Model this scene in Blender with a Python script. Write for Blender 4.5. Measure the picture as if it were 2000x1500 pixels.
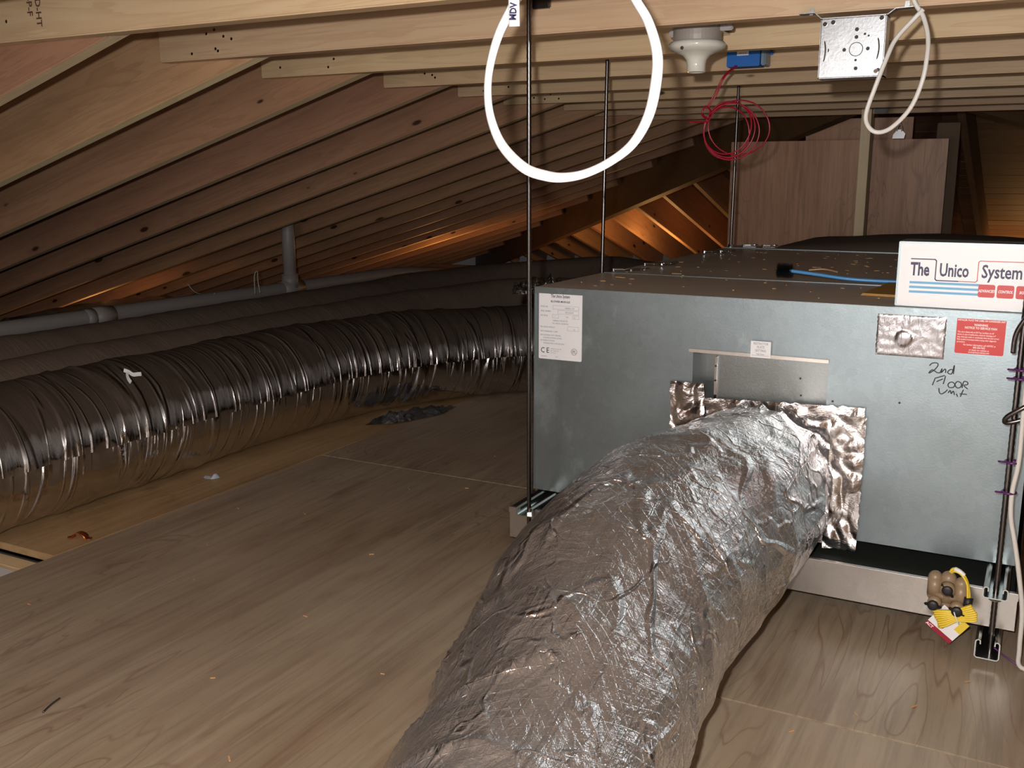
import bpy, bmesh, math, random
from mathutils import Vector, Matrix, noise
random.seed(7)
for o in list(bpy.data.objects): bpy.data.objects.remove(o)
SC = bpy.context.scene
C = SC.collection
V = Vector
# ------------------------------------------------------------------ camera, light, exposure
CAM_H = 0.847
cd = bpy.data.cameras.new('camera'); cam = bpy.data.objects.new('camera', cd); C.objects.link(cam)
cd.sensor_width = 36; cd.lens = 1944/2000*36; cd.clip_start = .02
cam.location = (0, 0, CAM_H)
cam.rotation_euler = (math.radians(90-11.72), 0, math.radians(28.11))
SC.camera = cam
SC.view_settings.view_transform = 'Standard'; SC.view_settings.look = 'None'
SC.view_settings.gamma = 1; SC.view_settings.use_curve_mapping = False
SC.view_settings.exposure = 0.0
w = bpy.data.worlds.new('world'); SC.world = w; w.use_nodes = True
w.node_tree.nodes['Background'].inputs[0].default_value = (.55, .5, .5, 1)
w.node_tree.nodes['Background'].inputs[1].default_value = .05
def lamp(name, kind, loc, power, col, size=.02, rot=None, sx=None, sy=None):
    l = bpy.data.lights.new(name, kind); l.energy = power; l.color = col
    if kind == 'AREA':
        l.shape = 'RECTANGLE'; l.size = sx or size; l.size_y = sy or size
    else: l.shadow_soft_size = size
    o = bpy.data.objects.new(name, l); o.location = loc
    if rot: o.rotation_euler = rot
    C.objects.link(o); return o
lamp('camera_flash', 'POINT', (-.040, -.021, .900), 100, (1, .97, .95), .012)
lamp('rear_fill', 'AREA', (-.6, -3.05, .55), 28, (1, .93, .88), 1, (math.radians(95), 0, 0), 2.6, .8)  # added soft fill from behind the camera, not a known window
WARM = (1, .46, .15)
lamp('eave_lamp', 'POINT', (-4.15, 6.6, .10), 5, WARM, .08)
lamp('eave_lamp', 'POINT', (-4.75, 3.9, .03), 1.2, WARM, .05)
lamp('hip_lamp', 'POINT', (-2.9, 8.1, .08), 13, (1, .5, .17), .08)
lamp('hip_lamp', 'POINT', (-.15, 8.8, -.02), 4.5, (1, .5, .17), .08)

# ------------------------------------------------------------------ materials
def nt(name):
    m = bpy.data.materials.new(name); m.use_nodes = True
    n = m.node_tree; b = n.nodes['Principled BSDF']; return m, n, b
def N(n, t, **k):
    x = n.nodes.new(t)
    for a, v in k.items():
        if a.startswith('i_'): x.inputs[a[2:].replace('_', ' ')].default_value = v
        else: setattr(x, a, v)
    return x
def ramp(n, src, stops):
    r = N(n, 'ShaderNodeValToRGB'); e = r.color_ramp.elements
    while len(e) < len(stops): e.new(.5)
    for q, (p, c) in zip(e, stops): q.position = p; q.color = (*c, 1) if len(c) == 3 else c
    n.links.new(src, r.inputs[0]); return r.outputs[0]
def mapped(n, scale, rand=0, kind='Object'):
    tc = N(n, 'ShaderNodeTexCoord'); s = tc.outputs[kind]
    if rand:
        oi = N(n, 'ShaderNodeObjectInfo'); mu = N(n, 'ShaderNodeVectorMath', operation='SCALE')
        cx = N(n, 'ShaderNodeCombineXYZ')
        for i in range(3): n.links.new(oi.outputs['Random'], cx.inputs[i])
        n.links.new(cx.outputs[0], mu.inputs[0]); mu.inputs[3].default_value = rand
        ad = N(n, 'ShaderNodeVectorMath', operation='ADD'); n.links.new(s, ad.inputs[0]); n.links.new(mu.outputs[0], ad.inputs[1]); s = ad.outputs[0]
    mp = N(n, 'ShaderNodeMapping'); mp.inputs['Scale'].default_value = scale
    n.links.new(s, mp.inputs[0]); return mp.outputs[0]
def nz(n, vec, scale, detail=4, rough=.55, dist=0):
    x = N(n, 'ShaderNodeTexNoise'); x.inputs['Scale'].default_value = scale; x.inputs['Detail'].default_value = detail
    x.inputs['Roughness'].default_value = rough; x.inputs['Distortion'].default_value = dist
    n.links.new(vec, x.inputs['Vector']); return x.outputs['Fac']
def mix(n, f, a, b, mode='MIX'):
    x = N(n, 'ShaderNodeMix', data_type='RGBA', blend_type=mode)
    for s, v in ((0, f), (6, a), (7, b)):
        if hasattr(v, 'is_output'): n.links.new(v, x.inputs[s])
        else: x.inputs[s].default_value = v if s == 0 else (*v, 1)
    return x.outputs[2]
def math_(n, op, a, b=0, c=0):
    x = N(n, 'ShaderNodeMath', operation=op)
    for i, v in enumerate((a, b, c)):
        if hasattr(v, 'is_output'): n.links.new(v, x.inputs[i])
        else: x.inputs[i].default_value = v
    return x.outputs[0]
def bump(n, b, h, strength, dist=.01, prev=None):
    x = N(n, 'ShaderNodeBump'); x.inputs['Strength'].default_value = strength; x.inputs['Distance'].default_value = dist
    n.links.new(h, x.inputs['Height'])
    if prev: n.links.new(prev, x.inputs['Normal'])
    n.links.new(x.outputs[0], b.inputs['Normal']); return x.outputs[0]
def plain(name, col, rough=.5, metal=0, nscale=0, nstr=.3, ndist=.002, var=0):
    m, n, b = nt(name)
    b.inputs['Base Color'].default_value = (*col, 1); b.inputs['Roughness'].default_value = rough; b.inputs['Metallic'].default_value = metal
    if nscale:
        f = nz(n, mapped(n, (1, 1, 1)), nscale, 5)
        bump(n, b, f, nstr, ndist)
        if var:
            c = ramp(n, f, [(.3, tuple(x*(1-var) for x in col)), (.7, tuple(min(1, x*(1+var)) for x in col))])
            n.links.new(c, b.inputs['Base Color'])
    return m
def pine(name, light, dark, knot=(.05, .022, .01), rand=37.0, knots=1.0, rough=.6):
    m, n, b = nt(name)
    base = mapped(n, (1, 1, 1), rand)
    def sc(s):
        mp = N(n, 'ShaderNodeMapping'); mp.inputs['Scale'].default_value = s; n.links.new(base, mp.inputs[0]); return mp.outputs[0]
    # knots : sparse voronoi cells
    vo = N(n, 'ShaderNodeTexVoronoi', feature='F1'); vo.inputs['Scale'].default_value = 1
    n.links.new(sc((4, 11, 11)), vo.inputs['Vector'])
    sep = N(n, 'ShaderNodeSeparateColor'); n.links.new(vo.outputs['Color'], sep.inputs[0])
    rad = math_(n, 'MULTIPLY', math_(n, 'SUBTRACT', sep.outputs[0], 1-.5*knots), .2)
    kd = math_(n, 'SUBTRACT', vo.outputs['Distance'], rad)
    km = ramp(n, kd, [(.0, (1, 1, 1)), (.035, (0, 0, 0))])
    halo = ramp(n, kd, [(.0, (1, 1, 1)), (.22, (0, 0, 0))])
    warp = math_(n, 'MULTIPLY', halo, .5)
    g1 = nz(n, sc((.9, 16, 16)), 1, 5, .55, .6)
    g1 = math_(n, 'ADD', g1, math_(n, 'MULTIPLY', warp, .15))
    rings = math_(n, 'FRACT', math_(n, 'MULTIPLY', g1, 9))
    rc = ramp(n, rings, [(0, dark), (.55, light), (.9, light), (1, dark)])
    broad = nz(n, sc((.8, 3, 3)), 1.5, 3)
    col = mix(n, .45, light, rc)
    col = mix(n, ramp(n, broad, [(.35, (.0,)*3), (.75, (.65,)*3)]), col, dark)
    col = mix(n, math_(n, 'MULTIPLY', halo, .35), col, dark)
    col = mix(n, km, col, knot)
    oi = N(n, 'ShaderNodeObjectInfo')
    hv = N(n, 'ShaderNodeHueSaturation'); n.links.new(col, hv.inputs['Color'])
    n.links.new(math_(n, 'MULTIPLY_ADD', oi.outputs['Random'], .3, .85), hv.inputs['Value'])
    n.links.new(math_(n, 'MULTIPLY_ADD', oi.outputs['Random'], .02, .49), hv.inputs['Hue'])
    n.links.new(hv.outputs[0], b.inputs['Base Color'])
    b.inputs['Roughness'].default_value = rough
    fine = nz(n, sc((2, 120, 120)), 1, 3)
    bump(n, b, fine, .25, .002)
    return m
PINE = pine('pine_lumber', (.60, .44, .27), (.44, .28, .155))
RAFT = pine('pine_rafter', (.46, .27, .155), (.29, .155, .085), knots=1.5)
LVL = pine('laminated_beam', (.15, .085, .04), (.09, .05, .025), knots=0)
EDGE = pine('rafter_edge_wood_bounce', (.78, .66, .42), (.6, .47, .28), knots=.5)  # pale underside wood, with light bounced off the floor put into its colour
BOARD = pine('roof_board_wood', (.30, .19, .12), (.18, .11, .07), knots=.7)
POSTM = pine('post_wood', (.90, .75, .50), (.74, .58, .37), knots=.3)
def plywood(name, c1, c2, vein, axis='Y', rand=11, rough=.42):
    m, n, b = nt(name)
    base = mapped(n, (1, 1, 1), rand)
    st = (9, .8, 9) if axis == 'Y' else (9, 9, .8)
    def sc(s):
        mp = N(n, 'ShaderNodeMapping'); mp.inputs['Scale'].default_value = s; n.links.new(base, mp.inputs[0]); return mp.outputs[0]
    f = nz(n, sc(st), 1, 6, .6, .3)
    col = ramp(n, f, [(.3, c2), (.7, c1)])
    st2 = (5, .9, 5) if axis == 'Y' else (5, 5, .9)
    g = nz(n, sc(st2), 1.0, 3, .5, .9)
    r = math_(n, 'FRACT', math_(n, 'MULTIPLY', g, 13))
    vm = ramp(n, r, [(0, (0,)*3), (.84, (0,)*3), (.93, (.7,)*3), (1, (0,)*3)])
    msk = ramp(n, nz(n, sc((1.3, .9, 1)), 1.4, 2), [(.46, (0,)*3), (.6, (1,)*3)])
    col = mix(n, mix(n, 1.0, vm, msk, 'MULTIPLY'), col, vein)
    stn = nz(n, sc((14, 2.6, 14) if axis == 'Y' else (14, 14, 2.6)), 1, 4)
    col = mix(n, ramp(n, stn, [(.58, (0,)*3), (.72, (.55,)*3)]), col, vein)
    fg = nz(n, sc((70, 3.2, 70) if axis == 'Y' else (70, 70, 3.2)), 1, 5, .7)
    col = mix(n, ramp(n, fg, [(.46, (0,)*3), (.70, (.6,)*3)]), col, tuple(x*.55 for x in c2))
    fl = nz(n, sc((26, 1.3, 26) if axis == 'Y' else (26, 26, 1.3)), 1, 4, .6)
    col = mix(n, ramp(n, fl, [(.52, (0,)*3), (.72, (.5,)*3)]), col, vein)
    dust = nz(n, sc((1, 1, 1)), 2.2, 5)
    col = mix(n, ramp(n, dust, [(.4, (0,)*3), (.75, (.4,)*3)]), col, (c1[0]*1.15, c1[1]*1.2, c1[2]*1.3))
    n.links.new(col, b.inputs['Base Color'])
    b.inputs['Roughness'].default_value = rough
    bump(n, b, nz(n, sc((60, 5, 60) if axis == 'Y' else (60, 60, 5)), 1, 3), .25, .002)
    return m
PLY = plywood('floor_plywood', (.41, .33, .235), (.30, .225, .15), (.17, .075, .045))
PLY2 = plywood('fresh_plywood', (.46, .31, .155), (.34, .21, .10), (.25, .11, .05))
PLYW = plywood('panel_plywood', (.70, .41, .25), (.52, .28, .17), (.3, .12, .06), 'Z')
def galv(name, col, rough, dusty=0, spangle=60):
    m, n, b = nt(name); v = mapped(n, (1, 1, 1))
    vo = N(n, 'ShaderNodeTexVoronoi', feature='F1'); vo.inputs['Scale'].default_value = spangle; n.links.new(v, vo.inputs['Vector'])
    s = N(n, 'ShaderNodeSeparateColor'); n.links.new(vo.outputs['Color'], s.inputs[0])
    f = nz(n, v, 4, 4, .5)
    c = ramp(n, math_(n, 'ADD', math_(n, 'MULTIPLY', s.outputs[0], .25), f), [(.35, tuple(x*.93 for x in col)), (.85, tuple(min(1, x*1.06) for x in col))])
    sm_ = ramp(n, nz(n, mapped(n, (1.6, 1, 1)), 4.5, 9, .72), [(.57, (0,)*3), (.70, (.45,)*3)])
    c = mix(n, sm_, c, tuple(min(1, x*1.9) for x in col))
    b.inputs['Metallic'].default_value = 1
    n.links.new(math_(n, 'MULTIPLY_ADD', f, .22, rough-.11), b.inputs['Roughness'])
    if dusty:
        d = nz(n, mapped(n, (1.2, 3, 1)), 3, 6, .7)
        dm = ramp(n, d, [(.3, (.88*dusty,)*3), (.55, (dusty,)*3)])
        c = mix(n, dm, c, (.62, .54, .45)); b.inputs['Metallic'].default_value = 1
        n.links.new(math_(n, 'SUBTRACT', 1, dm), b.inputs['Metallic'])
    n.links.new(c, b.inputs['Base Color'])
    g = nz(n, v, 260, 2)
    p = bump(n, b, g, .12, .001)
    bump(n, b, nz(n, v, 2.2, 2), .5, .012, p)
    return m
GALV = galv('galvanised_steel', (.25, .30, .32), .44)
GALVT = galv('dusty_galvanised_top', (.42, .40, .37), .4, 1.0)
GALVP = galv('galvanised_pan', (.55, .52, .49), .36)
GALVS = galv('spangled_plate', (.25, .27, .27), .36, 0, 420)
FOILP_ = 1
ZINC = galv('zinc_box', (.5, .52, .54), .34, 0, 330)
STRUT = plain('strut_steel', (.5, .52, .5), .28, 1, 40, .1)
ROD = plain('threaded_rod_steel', (.16, .15, .15), .3, 1)
CHROME = plain('bright_latch_steel', (.7, .74, .8), .12, 1)
WHITE = plain('white_label', (.8, .8, .82), .45)
CTRLW = plain('white_metal_lid', (.9, .9, .92), .4)
INK = plain('black_ink', (.015, .015, .022), .5)
GREYINK = plain('grey_print', (.28, .28, .31), .6)
NAVY = plain('navy_print', (.035, .035, .10), .5)
REDP = plain('red_print', (.62, .045, .045), .45)
REDL = plain('red_label', (.60, .014, .010), .4)
BLUEP = plain('light_blue_print', (.16, .45, .72), .5)
PINKW = plain('white_print', (.95, .85, .85), .5)
CABLEW = plain('white_cable', (.82, .81, .82), .35)
CABLEG = plain('grey_white_cable', (.6, .58, .54), .4)
PURPLE = plain('purple_tie', (.10, .02, .13), .35)
BLACKP = plain('black_rubber', (.012, .012, .014), .5)
BLACKM = plain('black_liner', (.012, .015, .012), .75, 0, 60, .3)
REDW = plain('red_wire', (.35, .008, .03), .28)
BLUEB = plain('blue_plastic', (.01, .13, .48), .38, 0, 80, .1)
CLEARP = plain('grey_clear_plastic', (.18, .26, .34), .25)
PORC = plain('white_porcelain', (.62, .61, .54), .15)
GREYPL = plain('grey_plastic_box', (.30, .27, .24), .4)
PVC = plain('grey_pvc', (.34, .32, .31), .45)
BRUSHB = plain('brush_bristle', (.01, .01, .012), .45)
BLUEH = plain('blue_handle', (.10, .36, .75), .3)
ENVEL = plain('manila_envelope', (.5, .27, .05), .55, 0, 30, .1)
TAN = plain('tan_rubber', (.28, .20, .12), .38)
YEL = plain('yellow_cord', (.78, .58, .05), .35)
COPPER = plain('copper', (.75, .22, .07), .25, 1)
SLIV = plain('wood_sliver', (.62, .35, .16), .6)
DRYW = plain('white_board', (.62, .62, .62), .7)
GYPS = plain('gypsum_below', (.3, .28, .25), .8)
KNOCK = plain('knockout_dark', (.02, .02, .02), .6)

def foil(name, col, rough, ustretch, amp, grid=0, dusty=0, fine=1.0, dcol=(.115, .075, .05), crease=None):
    """crinkled metallised film; UV in metres: u along the duct, v around it"""
    m, n, b = nt(name)
    uv = mapped(n, (1, 1, 1), 0, 'UV')
    def sc(s):
        mp = N(n, 'ShaderNodeMapping'); mp.inputs['Scale'].default_value = s; n.links.new(uv, mp.inputs[0]); return mp.outputs[0]
    b.inputs['Metallic'].default_value = .93 if grid else 1
    b.inputs['Base Color'].default_value = (*col, 1); b.inputs['Roughness'].default_value = rough
    h1 = nz(n, sc(ustretch), 1, 4, .6, .8)
    h1 = math_(n, 'ABSOLUTE', math_(n, 'SUBTRACT', h1, .5))
    p = bump(n, b, h1, 1, amp)
    h2 = nz(n, sc((ustretch[0]*3.5, ustretch[1]*3.5, 1)), 1, 5, .65, .5)
    h2 = math_(n, 'ABSOLUTE', math_(n, 'SUBTRACT', h2, .5))
    p = bump(n, b, h2, .9, amp*.35*fine, p)
    for cf in (crease or ()):
        cn = nz(n, sc((cf[0], cf[1], 1)), 1, 2, .45, .4)
        cn = math_(n, 'ABSOLUTE', math_(n, 'SUBTRACT', cn, .5))
        rr = N(n, 'ShaderNodeMapRange', interpolation_type='SMOOTHSTEP'); n.links.new(cn, rr.inputs[0])
        rr.inputs[1].default_value = 0; rr.inputs[2].default_value = cf[2]; rr.inputs[3].default_value = 1; rr.inputs[4].default_value = 0
        cm = ramp(n, nz(n, sc((cf[0]*.6, cf[1]*1.5, 1)), 1.3, 2), [(.38, (0,)*3), (.55, (1,)*3)])
        p = bump(n, b, math_(n, 'MULTIPLY', rr.outputs[0], cm), 1, cf[3], p)
    if grid:
        hs = None
        su = N(n, 'ShaderNodeSeparateXYZ'); wv = mapped(n, (1, 1, 1), 0, 'UV')
        n.links.new(wv, su.inputs[0])
        wob = math_(n, 'MULTIPLY', math_(n, 'SUBTRACT', nz(n, sc((9, 9, 1)), 1, 2), .5), .022)
        for a, c in ((1.0, .55), (.75, -.85), (.06, 1.0)):
            t = math_(n, 'ADD', math_(n, 'MULTIPLY', su.outputs[0], a), math_(n, 'MULTIPLY', su.outputs[1], c))
            t = math_(n, 'FRACT', math_(n, 'MULTIPLY', math_(n, 'ADD', t, wob), grid))
            t = math_(n, 'ABSOLUTE', math_(n, 'SUBTRACT', t, .5))
            l = ramp(n, t, [(0, (1,)*3), (.07, (0,)*3)])
            hs = l if hs is None else math_(n, 'MAXIMUM', hs, l)
        msk = ramp(n, nz(n, sc((3, 3, 1)), 1.3, 3), [(.35, (.15,)*3), (.6, (1,)*3)])
        hh = math_(n, 'MULTIPLY', hs, msk)
        p = bump(n, b, hh, .8, .0007, p)
    if dusty:
        geo = N(n, 'ShaderNodeNewGeometry'); s = N(n, 'ShaderNodeSeparateXYZ'); n.links.new(geo.outputs['Normal'], s.inputs[0])
        d = nz(n, sc((60, 9, 1)), 1, 6, .7)
        up = math_(n, 'ADD', s.outputs[2], math_(n, 'MULTIPLY', math_(n, 'SUBTRACT', d, .5), .55))
        dm = ramp(n, up, [(.05, (0,)*3), (.42, (dusty,)*3)])
        c = mix(n, dm, col, dcol)
        n.links.new(c, b.inputs['Base Color'])
        n.links.new(math_(n, 'SUBTRACT', 1, math_(n, 'MULTIPLY', dm, .92)), b.inputs['Metallic'])
        n.links.new(math_(n, 'MULTIPLY_ADD', dm, .5, rough), b.inputs['Roughness'])
    return m
FOILBIG = foil('reinforced_foil_jacket', (.93, .93, .95), .16, (6, 10, 1), .014, 52, .0, 1.3, crease=((3, 6, .03, .006), (9, 9, .03, .003)))
FOILD1 = foil('mirror_film_jacket', (.62, .60, .60), .075, (30, 1.4, 1), .003, 0, .97, .9, (.055, .037, .025), crease=((9, .8, .035, .012), (16, 1.5, .04, .005)))
FOILD2 = foil('dusty_film_jacket', (.3, .26, .24), .45, (20, 3, 1), .006, 0, .99, .8, (.17, .125, .095))
FOILT = foil('foil_tape', (.74, .73, .75), .2, (14, 14, 1), .004, 0, 0, 1.0)
FOILPATCH = foil('foil_tape_patch', (.36, .355, .37), .24, (30, 12, 1), .002, 0, 0, 1.0)
BLKFOIL = foil('black_film', (.32, .35, .38), .16, (22, 16, 1), .02, 0, 0, 2)

# ------------------------------------------------------------------ helpers
def obj(name, bm, mat, parent=None, smooth=False, loc=None, rot=None):
    me = bpy.data.meshes.new(name)
    bmesh.ops.recalc_face_normals(bm, faces=bm.faces) if smooth != 'keep' else None
    bm.to_mesh(me); bm.free()
    if smooth:
        for p in me.polygons: p.use_smooth = True
    for m in (mat if isinstance(mat, (list, tuple)) else [mat]): me.materials.append(m)
    return link(name, me, parent, loc, rot)
def link(name, me, parent=None, loc=None, rot=None):
    o = bpy.data.objects.new(name, me); C.objects.link(o)
    if loc is not None: o.location = loc
    if rot is not None: o.rotation_euler = rot
    if parent: o.parent = parent
    return o
def tag(o, label=None, cat=None, group=None, kind=None):
    if label: o['label'] = label
    if cat: o['category'] = cat
    if group: o['group'] = group
    if kind: o['kind'] = kind
    return o
def thing(name, loc, label, cat, group=None, rot=None):
    o = bpy.data.objects.new(name, None); C.objects.link(o); o.location = loc; o.empty_display_size = .05
    if rot: o.rotation_euler = rot
    return tag(o, label, cat, group)
def box(bm, x0, x1, y0, y1, z0, z1, bev=0, M=None):
    r = bmesh.ops.create_cube(bm, size=1)
    vs = r['verts']
    for v in vs: v.co = V((x0+(v.co.x+.5)*(x1-x0), y0+(v.co.y+.5)*(y1-y0), z0+(v.co.z+.5)*(z1-z0)))
    if bev:
        es = list({e for v in vs for e in v.link_edges})
        vs = list({v for f in bmesh.ops.bevel(bm, geom=es, offset=bev, segments=2, affect='EDGES')['faces'] for v in f.verts} | set(v for v in vs if v.is_valid))
    if M:
        for v in vs: v.co = M @ v.co
    return vs
def cyl(bm, p0, p1, r0, r1=None, seg=16, caps=True):
    r1 = r0 if r1 is None else r1
    p0, p1 = V(p0), V(p1); d = p1-p0
    q = d.to_track_quat('Z', 'Y').to_matrix().to_4x4()
    bmesh.ops.create_cone(bm, cap_ends=caps, segments=seg, radius1=r0, radius2=r1, depth=d.length, matrix=Matrix.Translation((p0+p1)/2) @ q)
def lathe(bm, prof, c, seg=32, M=None):
    rings = []
    for r, z in prof:
        ring = []
        for i in range(seg):
            a = 2*math.pi*i/seg; p = V((c[0]+r*math.cos(a), c[1]+r*math.sin(a), c[2]+z))
            ring.append(bm.verts.new(M @ p if M else p))
        rings.append(ring)
    for a, b in zip(rings, rings[1:]):
        for i in range(seg): bm.faces.new((a[i], a[(i+1) % seg], b[(i+1) % seg], b[i]))
    bm.faces.new(rings[0]); bm.faces.new(rings[-1])
def smooth_path(pts, n=8, closed=False):
    pts = [V(p) for p in pts]; out = []
    L = len(pts); rng = range(L if closed else L-1)
    for i in rng:
        g = lambda k: pts[k % L] if closed else pts[max(0, min(L-1, k))]
        p0, p1, p2, p3 = g(i-1), g(i), g(i+1), g(i+2)
        for j in range(n):
            t = j/n
            out.append(.5*((2*p1)+(-p0+p2)*t+(2*p0-5*p1+4*p2-p3)*t*t+(-p0+3*p1-3*p2+p3)*t**3))
    if not closed: out.append(pts[-1])
    return out
def tube(bm, pts, r, seg=8, closed=False, flat=None, sm=8, caps=True):
    P_ = smooth_path(pts, sm, closed) if sm else [V(p) for p in pts]
    L = len(P_); T = []
    for i in range(L):
        a = P_[(i-1) % L] if closed else P_[max(0, i-1)]
        b = P_[(i+1) % L] if closed else P_[min(L-1, i+1)]
        T.append((b-a).normalized())
    up = V((0, 1, 0)) if flat else V((0, 0, 1))
    if abs(T[0].dot(up)) > .9: up = V((1, 0, 0))
    nrm = (up-T[0]*up.dot(T[0])).normalized(); rings = []
    for i in range(L):
        nrm = (nrm-T[i]*nrm.dot(T[i])).normalized(); bi = T[i].cross(nrm)
        rr = r(i/(L-1)) if callable(r) else r
        ra, rb = (rr*flat, rr) if flat else (rr, rr)
        rings.append([bm.verts.new(P_[i]+nrm*ra*math.cos(2*math.pi*k/seg)+bi*rb*math.sin(2*math.pi*k/seg)) for k in range(seg)])
    for i in range(L if closed else L-1):
        a, b = rings[i], rings[(i+1) % L]
        for k in range(seg): bm.faces.new((a[k], a[(k+1) % seg], b[(k+1) % seg], b[k]))
    if not closed and caps: bm.faces.new(rings[0]); bm.faces.new(rings[-1])
def B(): return bmesh.new()
def text_bm(bm, s, x, z, size, y, xs=1.0, bold=0.0, align='LEFT', ang=0, M=None, depth=.0002, shear=0):
    """flat lettering standing in a plane facing -Y (or mapped by M)"""
    cu = bpy.data.curves.new('t', 'FONT'); cu.body = s; cu.size = size; cu.align_x = align; cu.offset = bold; cu.resolution_u = 2
    cu.shear = shear; cu.extrude = depth/2; cu.space_line = .9
    o = bpy.data.objects.new('t', cu); C.objects.link(o)
    dg = bpy.context.evaluated_depsgraph_get(); me = bpy.data.meshes.new_from_object(o.evaluated_get(dg))
    X = Matrix.Translation((x, y, z)) @ Matrix.Rotation(ang, 4, 'Y') @ Matrix.Rotation(math.radians(90), 4, 'X') @ Matrix.Diagonal((xs, 1, 1, 1))
    if M: X = M @ X
    me.transform(X); bm.from_mesh(me)
    bpy.data.objects.remove(o); bpy.data.curves.remove(cu); bpy.data.meshes.remove(me)
def rrect(bm, x0, x1, z0, z1, r, y0, y1, seg=4):
    pts = []
    for cx, cz, a0 in ((x1-r, z1-r, 0), (x0+r, z1-r, 90), (x0+r, z0+r, 180), (x1-r, z0+r, 270)):
        for i in range(seg+1):
            a = math.radians(a0+90*i/seg); pts.append((cx+r*math.cos(a), cz+r*math.sin(a)))
    f = [bm.verts.new((p[0], y0, p[1])) for p in pts]; k = [bm.verts.new((p[0], y1, p[1])) for p in pts]
    bm.faces.new(f); bm.faces.new(k)
    for i in range(len(pts)): bm.faces.new((f[i], f[(i+1) % len(pts)], k[(i+1) % len(pts)], k[i]))

# ------------------------------------------------------------------ room shell: floor
bm = B(); box(bm, -6.2, 4.6, -3.2, 10, -.30, -.26)
floor = tag(obj('floor', bm, GYPS), kind='structure')
def sheet(x0, x1, y0, y1, mat=PLY, z=0.0):
    bm = B(); g = .0015
    cx, cy = (x0+x1)/2, (y0+y1)/2
    box(bm, x0-cx+g, x1-cx-g, y0-cy+g, y1-cy-g, -.018, 0, .0012)
    return obj('plywood_sheet', bm, mat, floor, loc=(cx, cy, z))
for i, (x0, x1, ys) in enumerate([(-1.935, -.715, (-2.52, -.08, 2.36, 4.80, 7.24)), (-.715, .505, (-3.1, -.94, 1.50, 3.94, 6.38, 8.0)),
                                  (.505, 1.725, (-2.5, -.08, 2.36, 4.8, 7.2)), (1.725, 2.945, (-3.1, -.9, 1.5, 3.94, 6.38))]):
    for a, b in zip(ys, ys[1:]): sheet(x0, x1, a, b)
sheet(-3.155, -1.935, 1.40, 2.74, PLY2); sheet(-3.155, -1.935, 2.74, 5.18, PLY2, -.002); sheet(-3.155, -1.935, 5.18, 7.6, PLY2)
_lum = {}
def lumber(name, L, t, h, mat, parent, loc, rot=(0, 0, 0)):
    """stick of lumber with local X as the grain, origin at its lower end corner"""
    key = (round(L, 3), t, h, mat.name)
    if key not in _lum:
        bm = B(); box(bm, 0, L, 0, t, 0, h, .0025); me = bpy.data.meshes.new(name); bm.to_mesh(me); bm.free(); me.materials.append(mat); _lum[key] = me
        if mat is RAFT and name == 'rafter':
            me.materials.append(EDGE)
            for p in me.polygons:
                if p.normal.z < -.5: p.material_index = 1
    return link(name, _lum[key], parent, loc, rot)
for k in range(-4, 19): lumber('floor_joist', 2.9, .038, .235, RAFT, floor, (-5.75, 1.36+.406*k, -.256))
lumber('floor_joist', 3.9, .045, .235, PINE, floor, (-5.75, 1.345, -.256))
bm = B(); box(bm, -3.1, -1.945, .62, 1.335, -.035, -.022, .001)
tag(obj('drywall_sheet', bm, DRYW), 'white board edge showing in the floor opening beside the plywood at the left', 'board')
bm = B(); box(bm, -1.3, 4.5, -3.16, -3.12, -.2, 2.0); tag(obj('wall_rear', bm, PLYW), kind='structure')
bm = B(); box(bm, -6.0, -1.3, -3.16, -3.12, -.2, 1.5); tag(obj('wall_rear_left', bm, PLYW), kind='structure')

# ------------------------------------------------------------------ roof framing
S = .296; ANG = math.atan(S); RX = -.6; ZT = 1.115
def zl(x): return ZT+S*(x+1.648)
ceiling_bm = B()
def slab(bm, pts, t=.015):
    a = [bm.verts.new(p) for p in pts]; b = [bm.verts.new((p[0], p[1], p[2]+t)) for p in pts]
    bm.faces.new(a); bm.faces.new(b[::-1]); n = len(pts)
    for i in range(n): bm.faces.new((a[i], a[(i+1) % n], b[(i+1) % n], b[i]))
DV = .247
yA = 4.62
slab(ceiling_bm, [(-5.9, -3.3, zl(-5.9)+DV), (RX, -3.3, zl(RX)+DV), (RX, yA, zl(RX)+DV), (-5.9, yA+5.3, zl(-5.9)+DV)])
slab(ceiling_bm, [(4.7, -3.3, zl(-5.9)+DV), (RX, -3.3, zl(RX)+DV), (RX, yA, zl(RX)+DV), (4.7, yA+5.3, zl(-5.9)+DV)])
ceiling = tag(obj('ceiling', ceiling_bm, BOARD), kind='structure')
# decking boards of the hip end
y = yA+.06
while y < 9.7:
    w_ = .137; y1 = y+w_
    hw = (y-yA)+.02
    z0 = zl(RX)-S*(y-yA)+DV
    nb = 2 if hw > 1.5 else 1
    for q in range(nb):
        bm = B(); L = 2*hw/nb-.003
        box(bm, 0, L, 0, w_/math.cos(ANG), 0, .018, .002)
        x0 = RX-hw+q*2*hw/nb
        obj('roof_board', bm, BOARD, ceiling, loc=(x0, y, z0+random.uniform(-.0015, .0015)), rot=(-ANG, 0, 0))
    y = y1+.004
# rafters left and right
RH = .235
for k in range(-11, 20):
    yb = 1.42+.406*k
    xe = RX-.02 if yb < yA-.05 else 4.02-yb-.05
    x0 = -5.75
    if xe-x0 > .3:
        L = (xe-x0)/math.cos(ANG)
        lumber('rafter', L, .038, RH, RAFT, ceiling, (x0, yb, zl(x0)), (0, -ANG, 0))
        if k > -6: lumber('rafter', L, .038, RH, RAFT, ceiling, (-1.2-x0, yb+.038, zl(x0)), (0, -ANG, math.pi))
# ridge board
lumber('ridge_board', yA+3.2, .04, .29, RAFT, ceiling, (RX+.02, -3.2, zl(RX)-.02), (0, 0, math.pi/2))
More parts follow.
